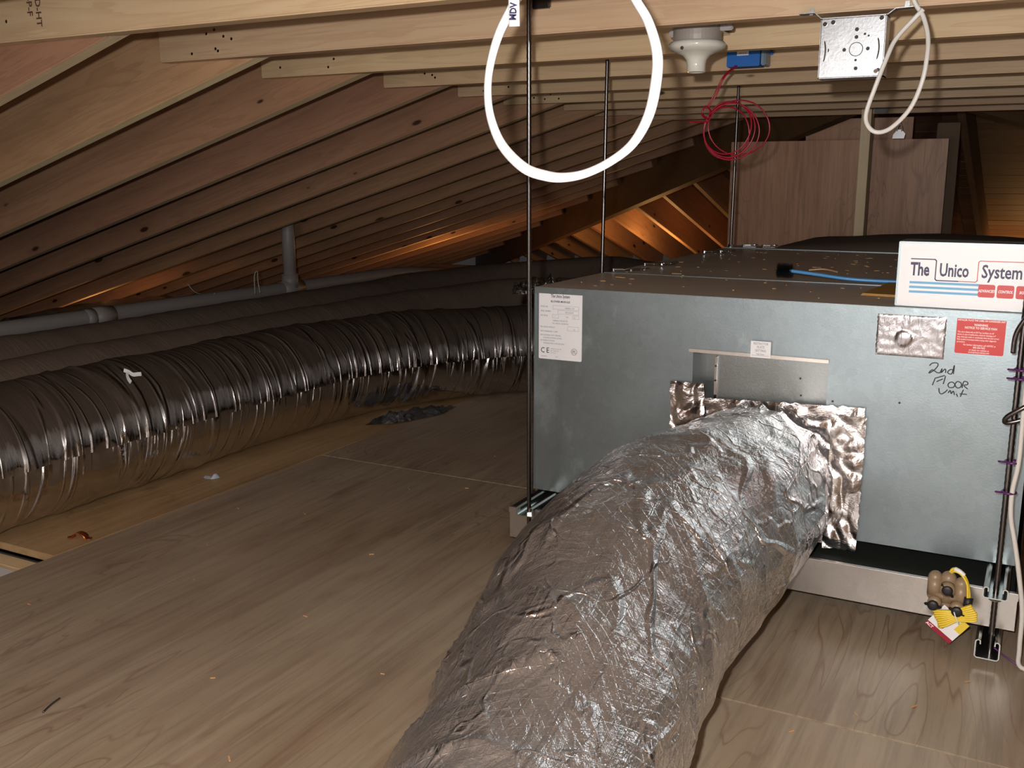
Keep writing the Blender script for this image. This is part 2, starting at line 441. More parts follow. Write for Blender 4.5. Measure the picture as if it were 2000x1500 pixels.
# collar ties
tends = {0: -2.15, 1: -1.905, 2: -1.955, 3: -1.834, 4: -1.815, 5: -1.86, 6: -1.80, 7: -1.84, 8: -1.83}
for k in range(-10, 9):
    xl = tends.get(k, -1.88); xr = .75+random.uniform(-.05, .05)
    lumber('collar_tie', xr-xl, .038, .14, PINE, ceiling, (xl, 1.382+.406*k, ZT))
# hips
def hip(side):
    bm = B(); sl = .281
    x0, y0 = RX, 4.62; x1 = -5.6; n = 14
    th = .045; H_ = .44
    vs = []
    for x in (x0, x1):
        yy = 4.02-x
        zb = 1.127+sl*(x+.882)
        for (o_, h) in ((0, 0), (th, 0), (th, H_), (0, H_)):
            px = x+o_; py = yy+o_
            if side > 0: px = -1.2-px
            vs.append(bm.verts.new((px, py, zb+h)))
    for f in ((0, 1, 2, 3), (7, 6, 5, 4), (0, 4, 5, 1), (1, 5, 6, 2), (2, 6, 7, 3), (3, 7, 4, 0)): bm.faces.new([vs[i] for i in f])
    obj('hip_beam', bm, LVL, ceiling)
hip(-1); hip(1)
# hip end jack rafters, running away from the camera and down
xs = [-4.13+.33*i for i in range(-4, 11)]+[-.42, .12, .52, .92, 1.3, 1.7, 2.1, 2.5, 2.9]
for x in xs:
    y0 = yA+abs(x-RX)+.07
    L = (9.75-y0)/math.cos(ANG)
    if L < .2: continue
    z0 = zl(RX)-S*(y0-yA)
    lumber('jack_rafter', L, .038, RH, RAFT if x < -1 else BOARD, ceiling, (x, y0, z0), (0, ANG, math.pi/2))  # right-hand jacks use the darker board wood, standing in for their shade
# king post and plywood panel
bm = B(); box(bm, 0, 1.56, 0, .04, 0, .089, .002)
for v in bm.verts: v.co = V((v.co.y, v.co.z, v.co.x))
post = obj('king_post', bm, POSTM, ceiling)
bpy.data.objects.remove(post)
lumber('king_post', 1.15, .082, .04, POSTM, ceiling, (-.716, 4.592, -.002), (0, -math.pi/2, 0))
bm = B(); box(bm, 0, 1.0, 0, .012, 0, 1.02, .001)
pp = tag(obj('plywood_panel', bm, PLYW, loc=(-1.44, 5.02, 0)), 'reddish knotty plywood panel standing behind the wooden post at the far end', 'panel')
bm = B(); box(bm, 0, .5, 0, .012, 0, 1.13, .001)
tag(obj('plywood_panel', bm, PLYW, loc=(-1.12, 5.22, 0)), 'darker plywood panel showing above and behind the knotty one', 'panel')
lumber('stud', 1.1, .03, .10, LVL, ceiling, (-.415, 5.25, 0), (0, -math.pi/2, 0))
# stamp on the first tie
bm = B(); M0 = Matrix.Identity(4)
text_bm(bm, 'KD-HT', -1.80, 1.205, .022, 1.3813, 1, .0004, ang=math.radians(90)); text_bm(bm, 'S-P-F', -1.825, 1.205, .022, 1.3813, 1, .0004, ang=math.radians(90))
obj('grade_stamp', bm, plain('stamp_ink', (.10, .05, .04), .7), ceiling)
# nail heads
bm = B(); random.seed(3)
for k in range(0, 6):
    for i in range(7):
        x = tends[k]+random.uniform(.04, .26); z = ZT+random.uniform(.012, .07)
        cyl(bm, (x, 1.3828+.406*k, z), (x, 1.3805+.406*k, z), .0035, seg=8)
tag(obj('nail_heads', bm, CHROME, ceiling), kind='stuff')

# ------------------------------------------------------------------ air handler cabinet
CX0, CX1, CY, CZ0, CZ1 = -.983, .003, 1.95, .150, .611
cab = thing('air_handler', (-.49, 2.75, CZ0), 'large galvanised steel air handler cabinet hung on rods above its drain pan', 'air handler')
OFF = V((.49, -2.75, -CZ0))
def cpart(name, bm, mat, parent=None, smooth=False):
    o = obj(name, bm, mat, parent or cab, smooth)
    if parent is None: o.data.transform(Matrix.Translation(OFF))
    return o
def cs(name, bm, mat, par, smooth=False):
    o = obj(name, bm, mat, par, smooth); o.data.transform(Matrix.Translation(OFF)); return o
bm = B()   # front face with the opening, as a frame of panels plus casing walls
ox0, ox1, oz0, oz1 = -.620, -.350, .16, .501
def quadbox(x0, x1, z0, z1): box(bm, x0, x1, CY, CY+.002, z0, z1)
quadbox(CX0, ox0, CZ0, CZ1); quadbox(ox1, CX1, CZ0, CZ1); quadbox(ox0, ox1, oz1, CZ1); quadbox(ox0, ox1, CZ0, oz0)
box(bm, CX0, CX0+.002, CY+.002, 2.328, CZ0, CZ1); box(bm, CX1-.002, CX1, CY+.002, 2.328, CZ0, CZ1)
box(bm, CX0, CX1, CY+.002, 2.328, CZ0-.001, CZ0+.001)
cpart('casing', bm, GALV)
bm = B(); box(bm, CX0-.001, CX1+.001, CY-.001, 2.328, CZ1-.001, CZ1+.001, .0006)
cpart('top_cover', bm, GALVT)
bm = B(); box(bm, CX0-.0015, CX1+.0015, CY-.0025, CY, CZ1-.012, CZ1+.0015, .001); box(bm, CX0-.0015, CX0+.001, CY-.0025, CY, CZ0, CZ1-.012); 
cpart('folded_edge', bm, GALV)
bm = B(); box(bm, CX0, CX1, 2.332, 3.38, CZ0, CZ1-.001)
cpart('coil_casing', bm, GALVT)
bm = B(); box(bm, CX0+.004, CX1-.004, 3.384, 3.56, CZ0, CZ1-.002); cpart('filter_casing', bm, GALVT)
bm = B(); box(bm, -.98, 0, 2.3275, 2.3325, CZ1-.006, CZ1+.0025); cpart('seam_flange', bm, GALV)
bm = B(); box(bm, -.98, 0, 3.379, 3.385, CZ1-.006, CZ1+.002); cpart('seam_flange', bm, GALV)
bm = B(); box(bm, -.572, ox1+.004, CY+.016, CY+.019, oz0-.004, oz1+.004); cpart('recessed_plate', bm, GALVS)
bm = B(); box(bm, ox0-.01, -.565, CY+.055, CY+.058, oz0-.004, oz1+.004); box(bm, ox0-.004, ox0, CY+.002, CY+.058, oz0, oz1)
cpart('back_plate', bm, GALVS)
bm = B(); box(bm, -.577, -.571, CY+.010, CY+.02, oz0, oz1-.012, .001); cpart('plate_edge', bm, CHROME)
bm = B(); box(bm, ox0-.008, ox1+.001, CY-.006, CY+.012, oz1-.004, oz1+.003, .001); cpart('folded_lip', bm, GALVP)
for x, z in ((-.217, .433), (-.338, .423), (-.574, .47), (-.574, .44), (-.405, .459), (-.402, .425)):
    yy = CY if x > -.35 else CY+.009 if x < -.57 else CY+.016
    bm = B(); cyl(bm, (x, yy+.001, z), (x, yy-.0012, z), .0022, seg=10); cpart('rivet', bm, INK)
# plenum at the far end
bm = B()
n1 = 26
for j in range(17):
    pass
prof = [(-.86, 0), (-.80, .018), (-.70, .03), (-.55, .05), (-.35, .066), (-.15, .06), (-.02, .05), (.0, 0)]
rows = []
for yy, hh in ((3.40, .25), (3.46, .7), (3.7, 1.0), (4.0, .9), (4.3, .4)):
    rows.append([bm.verts.new((x, yy+.01*noise.noise(V((x*9, yy*5, 0))), CZ1-.02+z*hh*.72+.012*(hh > .3)+.006*noise.noise(V((x*14, yy*7, 3))))) for x, z in prof])
for a, b in zip(rows, rows[1:]):
    for i in range(len(prof)-1): bm.faces.new((a[i], a[i+1], b[i+1], b[i]))
for r_ in (rows[0], rows[-1]): 
    low = [bm.verts.new((v.co.x, v.co.y, .3)) for v in r_]
    for i in range(len(r_)-1): bm.faces.new((r_[i], low[i], low[i+1], r_[i+1]))
bmesh.ops.subdivide_edges(bm, edges=bm.edges, cuts=1, smooth=.5)
ob = obj('return_plenum', bm, FOILD2, None, True)
tag(ob, 'dark dusty foil-wrapped plenum behind the far end of the steel cabinet', 'plenum')
# latches
def latch(x, y, rz):
    M = Matrix.Translation((x, y, CZ1+.001)) @ Matrix.Rotation(rz, 4, 'Z')
    bm = B(); box(bm, -.022, .022, -.009, .009, 0, .0025, .0008, M)
    p = cpart('latch', bm, CHROME)
    bm = B(); box(bm, -.018, .006, -.007, .007, .005, .009, .0015, M); cs('lever', bm, CHROME, p)
    bm = B(); tube(bm, [M @ V(q) for q in ((.004, -.006, .006), (.020, -.006, .009), (.028, 0, .008), (.020, .006, .009), (.004, .006, .006))], .0016, 6); cs('wire_loop', bm, CHROME, p)
    bm = B(); cyl(bm, M @ V((-.020, 0, .002)), M @ V((-.020, 0, .009)), .005, seg=10); cs('rivet', bm, CHROME, p)
    return p
for x, y, r_ in ((-.948, 2.365, .5), (-.915, 2.40, .6), (-.938, 2.56, .6), (-.905, 2.60, .7), (-.935, 3.08, .5), (-.895, 3.12, .6), (-.905, 3.43, .2), (-.84, 3.44, .1)): latch(x, y, r_)
# rating label
yl = CY-.0006
bm = B(); rrect(bm, -.974, -.870, .454, .605, .003, yl, CY)
lab = cpart('rating_label', bm, WHITE)
bm = B()
yt = yl-.0003
text_bm(bm, 'The Unico System', -.922, .591, .0098, yt, .62, .00012, 'CENTER')
text_bm(bm, 'BLOWER MODULE', -.922, .5805, .0058, yt, .95, .0001, 'CENTER')
text_bm(bm, 'C E', -.969, .468, .0165, yt, .85, .0001)
tube(bm, [(-.888+.0068*math.cos(a*math.pi/10), yt, .4745+.0068*math.sin(a*math.pi/10)) for a in range(20)], .0004, 4, True, sm=0)
text_bm(bm, 'ETL', -.888, .4715, .0085, yt, .62, .0001, 'CENTER')
for (x0, x1, z) in ((-.947, -.937, .5985), (-.92, -.90, .5995)): box(bm, x0, x1, yt, yt+.0002, z, z+.0005)
cs('lettering', bm, INK, lab)
bm = B()
for s, x, z, sz, al in (('MODEL NO.', -.970, .569, .0048, 'LEFT'), ('M4860BL1-C78', -.900, .5675, .0048, 'CENTER'), ('SERIAL NUMBER', -.970, .559, .0048, 'LEFT'), ('09K14242799', -.900, .558, .0048, 'CENTER'),
                        ('MOTOR HP', -.970, .549, .0048, 'LEFT'), ('1', -.936, .549, .0048, 'LEFT'), ('FLA', -.908, .548, .0048, 'LEFT'), ('5.2', -.890, .548, .0048, 'LEFT'),
                        ('THERMALLY PROTECTED', -.922, .539, .0044, 'CENTER'), ('1 PH  60/50 HZ  230/208 VAC', -.922, .533, .0044, 'CENTER'), ('MIN. CIRCUIT AMPACITY', -.970, .524, .0044, 'LEFT'), ('6.5', -.888, .522, .0048, 'CENTER'),
                        ('MAX. FUSE/BREAKER  15 AMPS', -.970, .5145, .0044, 'LEFT'), ('MAX. EXTERNAL STATIC PRESSURE', -.970, .506, .0044, 'LEFT'), ('1.5 INCHES OF WATER (.40 KPA)', -.964, .500, .0044, 'LEFT'),
                        ('SEE PRESSION STATIQUE', -.970, .494, .0044, 'LEFT'), ('EXTERIEUR MAX 1.5 POUCES D\'EAU', -.962, .488, .0044, 'LEFT'),
                        ('COMPLIES TO UL STD 1995', -.945, .4765, .0030, 'LEFT'), ('CERT. CAN/CSA STD', -.945, .472, .0030, 'LEFT'), ('C22.2 NO. 236', -.945, .4675, .0030, 'LEFT'), ('MADE IN USA', -.968, .459, .0032, 'LEFT'), ('REV. 3', -.932, .459, .0032, 'LEFT')):
    text_bm(bm, s, x, z, sz, yt, .72, 0, al)
for x0, x1, z0, z1 in ((-.940, -.878, .5655, .5735), (-.928, -.878, .5555, .5635), (-.941, -.926, .546, .5535), (-.893, -.878, .546, .5535), (-.904, -.878, .520, .529)):
    for a, b, c_, d_ in ((x0, x1, z0, z0+.0004), (x0, x1, z1, z1+.0004), (x0, x0+.0004, z0, z1), (x1, x1+.0004, z0, z1)): box(bm, a, b, yt, yt+.0002, c_, d_)
cs('fine_print', bm, GREYINK, lab)
# restrictor label
bm = B(); rrect(bm, -.5005, -.4605, .4975, .5305, .001, yl-.007, yl-.0064); r1 = cpart('restrictor_label', bm, WHITE)
bm = B()
for s, z, sz in (('RESTRICTOR', .5235, .0062), ('PLATE', .5165, .0066), ('SETTING', .5095, .0066), ('Full Open', .503, .0048)): text_bm(bm, s, -.4805, z, sz, yl-.0073, .82, .00005, 'CENTER')
box(bm, -.498, -.463, yl-.0073, yl-.007, .5015, .502); cs('lettering', bm, GREYINK, r1)
# foil tape patch, crinkled with a round bulge
bm = B(); NX, NZ = 44, 30; g = []
for i in range(NX+1):
    col = []
    for j in range(NZ+1):
        x = -.267+.119*i/NX; z = .5215+.077*j/NZ
        e = min(i, NX-i, j, NZ-j)
        if i in (0, NX): x += .002*noise.noise(V((0, j*.6, i)))
        d = math.hypot(x+.219, z-.555)
        y = .0008+.0008*abs(noise.noise(V((x*110, z*40, 0))))+.0008*abs(noise.noise(V((x*50, z*60, 7))))
        if d < .015: y += .003*math.sqrt(max(0, 1-(d/.015)**2))
        if e == 0: y = .0002
        col.append(bm.verts.new((x, CY-y, z)))
    g.append(col)
uvl = bm.loops.layers.uv.new('uv')
for i in range(NX):
    for j in range(NZ):
        f = bm.faces.new((g[i][j], g[i+1][j], g[i+1][j+1], g[i][j+1]))
        for l in f.loops: l[uvl].uv = (l.vert.co.x, l.vert.co.z)
cpart('foil_tape_patch', bm, FOILPATCH, None, True)
# red warning label
bm = B(); rrect(bm, -.131, -.051, .5355, .6015, .003, yl, CY); rl = cpart('warning_label', bm, REDL)
bm = B()
for s, z, sz, al, bo in (('INSTALLER: PLACE THIS LABEL ON CONDENSER UNIT', .595, .0040, 'C', .0001), ('WARNING', .5865, .0058, 'C', .00015), ('NOTICE TO SERVICE MAN', .581, .0056, 'C', .00015),
                     ('This unit is fitted with an EZ-Trap overflow cut off', .5735, .0040, 'L', .00005), ('device. In case of malfunction, check for blockage in P', .569, .0040, 'L', .00005), ('trap, drain pan outlet or condensate drain line and correct', .5645, .0040, 'L', .00005),
                     ('float module if necessary before trying other diagnostic', .560, .0040, 'L', .00005), ('procedures.', .5555, .0040, 'L', .00005), ('For further information call AIRTEC at', .5505, .0042, 'C', .00005), ('800 224-7622', .546, .0044, 'C', .0001),
                     ('or check our website at', .5415, .0042, 'C', .00005), ('www.airtecproducts.com', .5375, .0042, 'C', .00005)):
    xs_ = .80 if al == 'C' else .72
    text_bm(bm, s, -.091 if al == 'C' else -.1285, z, sz, yt, xs_, bo, 'CENTER' if al == 'C' else 'LEFT')
cs('lettering', bm, PINKW, rl)
# handwriting
STR = [[(-0.1705, 0.5081), (-0.1661, 0.5132), (-0.1579, 0.514), (-0.1563, 0.5094), (-0.1627, 0.4997), (-0.1706, 0.4942), (-0.1651, 0.5008), (-0.1564, 0.4963), (-0.1505, 0.4969)], [(-0.1517, 0.4968), (-0.1488, 0.5043), (-0.1494, 0.497), (-0.1451, 0.5031), (-0.1428, 0.5033), (-0.1423, 0.4971)], [(-0.1298, 0.5035), (-0.1346, 0.5041), (-0.1389, 0.4992), (-0.1363, 0.4961), (-0.1317, 0.4973), (-0.1287, 0.5124), (-0.1292, 0.4962)], [(-0.1628, 0.4721), (-0.1591, 0.4856), (-0.1431, 0.4923)], [(-0.1563, 0.4793), (-0.1461, 0.4855)], [(-0.1418, 0.4912), (-0.1446, 0.476)], [(-0.1338, 0.4802), (-0.1365, 0.476), (-0.1342, 0.471), (-0.1272, 0.4717), (-0.1253, 0.4771), (-0.1292, 0.4811), (-0.1338, 0.4802)], [(-0.1222, 0.4826), (-0.1248, 0.4771), (-0.1213, 0.4715), (-0.1156, 0.4728), (-0.1142, 0.4795), (-0.1187, 0.4829), (-0.1222, 0.4826)], [(-0.1127, 0.4718), (-0.1106, 0.4837), (-0.1048, 0.4835), (-0.104, 0.4792), (-0.11, 0.4768), (-0.103, 0.4707)], [(-0.1513, 0.4679), (-0.1499, 0.4602), (-0.1461, 0.4574), (-0.1405, 0.4612), (-0.1367, 0.4663)], [(-0.1352, 0.4604), (-0.1318, 0.4652), (-0.1297, 0.4596), (-0.1266, 0.4647), (-0.1241, 0.4576)], [(-0.1211, 0.4605), (-0.1187, 0.455)], [(-0.1223, 0.4635), (-0.1218, 0.4631)], [(-0.1141, 0.4555), (-0.1101, 0.469)], [(-0.1157, 0.4606), (-0.1036, 0.461)]]
bm = B()
for s in STR: tube(bm, [(x, CY-.0004, z) for x, z in s], .0011, 6, flat=.4, sm=0 if len(s) < 4 else 5)
hw_ = cpart('handwriting', bm, INK); hw_['label'] = 'black marker words 2nd Floor Unit'

# ------------------------------------------------------------------ drain pan, struts, rods
pan = thing('drain_pan', (-.49, 2.7, .054), 'galvanised drain pan with black liner under the steel cabinet', 'drain pan')
PX0, PX1, PY0, PY1, PZ0, PZ1 = -1.008, .013, 1.877, 3.62, .054, .124
def pp_(name, bm, mat, smooth=False):
    o = obj(name, bm, mat, pan, smooth); o.data.transform(Matrix.Translation((.49, -2.7, -.054))); return o
bm = B(); t = .0015
box(bm, PX0, PX1, PY0, PY0+t, PZ0, PZ1); box(bm, PX0, PX1, PY1-t, PY1, PZ0, PZ1); box(bm, PX0, PX0+t, PY0+t, PY1-t, PZ0, PZ1); box(bm, PX1-t, PX1, PY0+t, PY1-t, PZ0, PZ1)
box(bm, PX0, PX1, PY0, PY0+.008, PZ1-.001, PZ1+.001, .0005); box(bm, PX0-.0015, PX1+.0015, PY0-.002, PY0, PZ1-.013, PZ1+.001, .0006)
pp_('pan_wall', bm, GALVP)
bm = B(); box(bm, PX0+t, PX1-t, PY0+t, PY1-t, PZ0, PZ0+.003); pp_('pan_bottom', bm, GALVP)
bm = B(); box(bm, PX0+.01, PX1-.006, PY0+.009, PY1-.01, PZ0+.004, PZ1-.008, .003); pp_('liner', bm, BLACKM)
def strut(x, y0, y1, z, h, label, wid=.041):
    w2 = wid/2; t = .0022; lip = .010
    out = [(-w2, h-lip*.3), (-w2, 0), (w2, 0), (w2, h-lip*.3)]
    path = [(-w2+lip, h-lip*.9), (-w2+lip*.95, h-lip*.2), (-w2+lip*.5, h), (-w2+.001, h-lip*.25), (-w2, h-lip*.6), (-w2, .004), (-w2+.004, 0), (w2-.004, 0), (w2, .004), (w2, h-lip*.6), (w2-.001, h-lip*.25), (w2-lip*.5, h), (w2-lip*.95, h-lip*.2), (w2-lip, h-lip*.9)]
    bm = B(); R = []
    for yy in (y0, y1):
        outer = [bm.verts.new((x+a, yy, z+b)) for a, b in path]
        inner = []
        for i, (a, b) in enumerate(path):
            p = path[max(0, i-1)]; q = path[min(len(path)-1, i+1)]
            tx, tz = q[0]-p[0], q[1]-p[1]; l = math.hypot(tx, tz)
            inner.append(bm.verts.new((x+a-tz/l*t, yy, z+b+tx/l*t)))
        R.append((outer, inner))
    n = len(path)
    for i in range(n-1):
        (o0, i0), (o1, i1) = R
        bm.faces.new((o0[i], o0[i+1], o1[i+1], o1[i])); bm.faces.new((i0[i], i1[i], i1[i+1], i0[i+1]))
        bm.faces.new((o0[i], i0[i], i0[i+1], o0[i+1])); bm.faces.new((o1[i], o1[i+1], i1[i+1], i1[i]))
    for j in (0, n-1): bm.faces.new((R[0][0][j], R[0][1][j], R[1][1][j], R[1][0][j]))
    return tag(obj('strut_channel', bm, STRUT), label, 'strut')
strut(-.022, 1.828, 3.5, .126, .022, 'upper steel strut channel under the right side of the cabinet')
strut(-.945, 1.828, 3.5, .126, .022, 'steel strut channel poking out at the left corner of the cabinet')
strut(-.026, 1.828, 3.5, .012, .036, 'lower steel strut channel just above the floor at the right')
def rod(x0, y0, z0, x1, y1, z1, label, thread=True):
    th = thing('threaded_rod', (x0, y0, z0), label, 'rod', None)
    bm = B(); p0 = V((0, 0, 0)); p1 = V((x1-x0, y1-y0, z1-z0)); L = p1.length
    n = int(L/.006); 
    tube(bm, [p0+(p1-p0)*i/n for i in range(n+1)], lambda t_, n=n: .0046 if round(t_*n) % 2 else .0052, 8, sm=0)
    obj('shaft', bm, ROD, th, True)
    return th
def nut(par, x, y, z, r=.0095, h=.008):
    bm = B(); cyl(bm, (x, y, z), (x, y, z+h), r, seg=6); cyl(bm, (x, y, z-.0015), (x, y, z), r*1.25, seg=16)
    o = obj('nut', bm, STRUT, par); return o
r_ = rod(-.948, 1.855, .03, -.905, 1.762, 1.20, 'threaded rod holding the front left corner of the cabinet'); nut(r_, .004, -.008, .095); 
bm = B(); box(bm, -.014, .022, 0, .012, 0, .05, .002, Matrix.Translation((.055, -.078, 1.13))); obj('angle_bracket', bm, ROD, r_)
r_ = rod(-.022, 1.853, .006, -.022, 1.853, 1.22, 'threaded rod at the right corner passing both strut channels'); nut(r_, 0, 0, .112, .0085)
r_ = rod(-1.02, 2.40, .12, -1.012, 2.40, 1.2, 'threaded rod beside the left edge of the cabinet top'); 
r_ = rod(-.958, 3.385, .612, -.955, 3.385, 1.2, 'threaded rod at the far left corner of the cabinet top'); nut(r_, 0, 0, .003)
rod(-.022, 3.46, .01, -.022, 3.46, 1.2, 'threaded rod behind the white control box at the far right')

# ------------------------------------------------------------------ control box on top
cb = thing('control_box', (-.242, 1.968, CZ1+.002), 'white control board box standing on the right front edge of the cabinet', 'control box')
bm = B(); box(bm, 0, .36, .002, .092, 0, .119, .001); obj('casing', bm, GALV, cb)
bm = B(); box(bm, .004, .356, -.0005, .0025, .002, .1165, .001); obj('lid', bm, CTRLW, cb)
yb = -.0009
def X_(px): return px
for w_, x, xs_, bo in (('The', .0235, .62, .0010), ('Unico', .0725, .62, .0008), ('System', .1425, .70, .0006)):
    bm = B(); text_bm(bm, w_, x, .0585, .033, yb, xs_, bo); obj('lettering', bm, NAVY, cb)
def pl(bm, pts, w_=.0011):
    for (a, b), (c, d) in zip(pts, pts[1:]):
        ang = math.atan2(d-b, c-a); L = math.hypot(c-a, d-b)
        box(bm, -w_*.3, L+w_*.3, 0, .0006, -w_/2, w_/2, 0, Matrix.Translation((a, yb, b)) @ Matrix.Rotation(-ang, 4, 'Y'))
bm = B(); pl(bm, [(.0235, .088), (.064, .088), (.0665, .0855), (.0665, .0525), (.069, .050), (.105, .050)], .0019); obj('logo_line', bm, NAVY, cb)
bm = B(); pl(bm, [(.105, .050), (.134, .050), (.1365, .0525), (.1365, .0855), (.139, .088), (.236, .088), (.2385, .0855), (.2385, .0525)], .0014); obj('logo_line', bm, REDP, cb)
for i in range(3):
    bm = B(); box(bm, .0235, .142, yb, yb+.0006, .0428-.0085*i, .0470-.0085*i); obj('blue_stripe', bm, BLUEP, cb)
for i, w_ in enumerate(('ADVANCED', 'CONTROL', 'BOARD')):
    x0 = .1395+.0305*i; bm = B(); rrect(bm, x0, x0+.0275, .0235, .0465, .0035, yb-.0004, yb+.0006); p = obj('red_badge', bm, REDP, cb)
    bm = B(); text_bm(bm, w_, x0+.0137, .0327, .0068, yb-.0008, .72, .00022, 'CENTER', shear=.3); obj('lettering', bm, PINKW, p)

# ------------------------------------------------------------------ things on top of the cabinet
br = thing('duct_brush', (-.545, 2.37, CZ1+.022), 'black round brush with light blue handle lying on the cabinet top', 'brush')
bm = B(); random.seed(5)
for i in range(1500):
    t = random.random(); a = random.random()*6.283; r_ = random.uniform(.017, .021)
    p0 = V((-.012+.034*t, 0, 0)); p1 = p0+V((random.uniform(-.004, .004), r_*math.cos(a), r_*math.sin(a)))
    s = V((.0005, -.0005*math.sin(a), .0005*math.cos(a))); vv = [bm.verts.new(q) for q in (p0-s, p0+s, p1)]; bm.faces.new(vv)
o = obj('bristles', bm, BRUSHB, br, 'keep'); o['kind'] = 'stuff'
bm = B(); tube(bm, [(.018, 0, 0), (.08, .0, -.006), (.16, .005, -.014), (.26, .02, -.0165)], .0042, 8); obj('handle', bm, BLUEH, br, True)
bm = B(); tube(bm, [(-.014+i*.0018, .004*math.cos(i), .004*math.sin(i)) for i in range(22)], .0008, 5, sm=2); obj('twisted_core', bm, CHROME, br)
bm = B(); box(bm, 0, .20, 0, .26, 0, .002, .0006); box(bm, .002, .198, .002, .25, .0022, .0042, .0006)
M = Matrix.Rotation(math.radians(-4), 4, 'Z'); bmesh.ops.transform(bm, matrix=M, verts=bm.verts)
tag(obj('manila_envelope', bm, ENVEL, loc=(-.325, 2.11, CZ1+.0022)), 'yellow manila envelope on the cabinet top beside the white box', 'envelope')
bm = B(); random.seed(11)
for i in range(120):
    x = random.uniform(-.94, -.03); y = random.uniform(1.98, 3.3); s = random.choice([.0012, .002, .003, .004, .006]); a = random.uniform(-.7, .7)
    M = Matrix.Translation((x, y, CZ1+.0019)) @ Matrix.Rotation(a, 4, 'Z'); box(bm, -s, s, -.0011, .0011, 0, .0012, 0, M)
tag(obj('sawdust_chips', bm, SLIV), 'small wood chips scattered over the dusty cabinet top', 'wood chips', kind='stuff')
bm = B()
for x, y, a, l in ((-.888, 2.21, -.2, .013), (-.80, 2.36, .1, .012)):
    box(bm, -l, l, -.0015, .0015, 0, .0015, 0, Matrix.Translation((x, y, CZ1+.003)) @ Matrix.Rotation(a, 4, 'Z'))
    tag(obj('wood_sliver', bm, SLIV), 'pale wood splinter near the %s on the cabinet top' % ('front left latch' if y < 2.3 else 'front seam'), 'splinter'); bm = B()
bm.free()
bm = B(); tube(bm, [(-.535, 2.62, CZ1+.003), (-.50, 2.63, CZ1+.006), (-.46, 2.60, CZ1+.003)], .0022, 6, flat=.4); tag(obj('wood_shaving', bm, SLIV), 'orange curled wood shaving behind the black brush', 'shaving')

# ------------------------------------------------------------------ ducts
def duct(name, path, mat, disp, seg=72, step=.012, parent=None, loc0=(0, 0, 0)):
    """path: list of (x,y,z,r)"""
    P4 = [V(p[:3]) for p in path]; sm = 24
    C_ = smooth_path(P4, sm); R_ = []
    rs = [p[3] for p in path]
    for i in range(len(rs)-1):
        for j in range(sm): R_.append(rs[i]+(rs[i+1]-rs[i])*(3*(j/sm)**2-2*(j/sm)**3))
    R_.append(rs[-1])
    # resample
    d = [0]
    for a, b in zip(C_, C_[1:]): d.append(d[-1]+(b-a).length)
    n = int(d[-1]/step); Q = []; RR = []; k = 0
    for i in range(n+1):
        s = d[-1]*i/n
        while k < len(d)-2 and d[k+1] < s: k += 1
        t = (s-d[k])/max(1e-9, d[k+1]-d[k]); Q.append(C_[k].lerp(C_[k+1], min(1, t))); RR.append(R_[k]+(R_[k+1]-R_[k])*min(1, t))
    bm = B(); uvl = bm.loops.layers.uv.new('uv'); rings = []
    for i in range(n+1):
        T = (Q[min(n, i+1)]-Q[max(0, i-1)]).normalized()
        side = T.cross(V((0, 0, 1))).normalized(); up = side.cross(T)
        ring = []
        for k in range(seg):
            a = 2*math.pi*k/seg
            s = d[-1]*i/n
            r = RR[i]+disp(s, a, RR[i], i/n)
            p = Q[i]+side*r*math.cos(a)+up*r*math.sin(a)
            if p.z < .004: p.z = .004+(p.z-.004)*.0
            ring.append(bm.verts.new(p-V(loc0)))
        rings.append(ring)
    for i in range(n):
        for k in range(seg):
            f = bm.faces.new((rings[i][k], rings[i+1][k], rings[i+1][(k+1) % seg], rings[i][(k+1) % seg]))
            for l, (ii, kk) in zip(f.loops, ((i, k), (i+1, k), (i+1, k+1), (i, k+1))): l[uvl].uv = (d[-1]*ii/n, kk/seg*2*math.pi*.17)
    bm.faces.new(rings[0]); bm.faces.new(rings[-1])
    return obj(name, bm, mat, parent, True)
def nzv(*a): return noise.noise(V(a))
def disp1(s, a, r, t):
    q = s+.03*math.sin(a)+.02*nzv(s*2, math.cos(a), math.sin(a))
    f = 1-abs(nzv(q*13, .6*math.cos(a), .6*math.sin(a)))*2.2
    g = nzv(q*38, 1.3*math.cos(a), 1.3*math.sin(a)+5)
    lump = nzv(q*3.2, math.cos(a), math.sin(a)+9)
    return .005*max(0, f)**4+.0015*g+.007*lump-.003
def disp2(s, a, r, t):
    return .008*nzv(s*3, math.cos(a), math.sin(a)+2)+.003*nzv(s*16, math.cos(a)*1.2, math.sin(a))
d1 = thing('flex_duct', (-2.2, 2.2, 0), 'nearest long silvery flexible duct lying along the left of the floor', 'duct', 'flexible ducts along the left side')
duct('jacket', [(-2.212, .15, .178, .178), (-2.212, 1.0, .178, .178), (-2.215, 1.9, .180, .180), (-2.212, 2.6, .181, .180), (-2.13, 3.0, .178, .178), (-1.96, 3.35, .175, .175), (-1.66, 3.62, .18, .175), (-1.30, 3.74, .22, .17), (-.99, 3.76, .25, .165)], FOILD1, disp1, 80, .009, d1, (-2.2, 2.2, 0))
d2 = thing('flex_duct', (-2.57, 3, 0), 'dusty dark flexible duct, middle one of the three at the left', 'duct', 'flexible ducts along the left side')
duct('jacket', [(-2.575, .2, .172, .17), (-2.575, 2, .172, .17), (-2.57, 3.4, .172, .17), (-2.52, 3.95, .174, .17), (-2.25, 4.38, .19, .17), (-1.65, 4.42, .22, .165), (-1.2, 4.25, .26, .155), (-.95, 4.0, .28, .15)], FOILD2, disp2, 48, .02, d2, (-2.57, 3, 0))
d3 = thing('flex_duct', (-2.93, 3, 0), 'dusty dark flexible duct, farthest left beside the grey pipe', 'duct', 'flexible ducts along the left side')
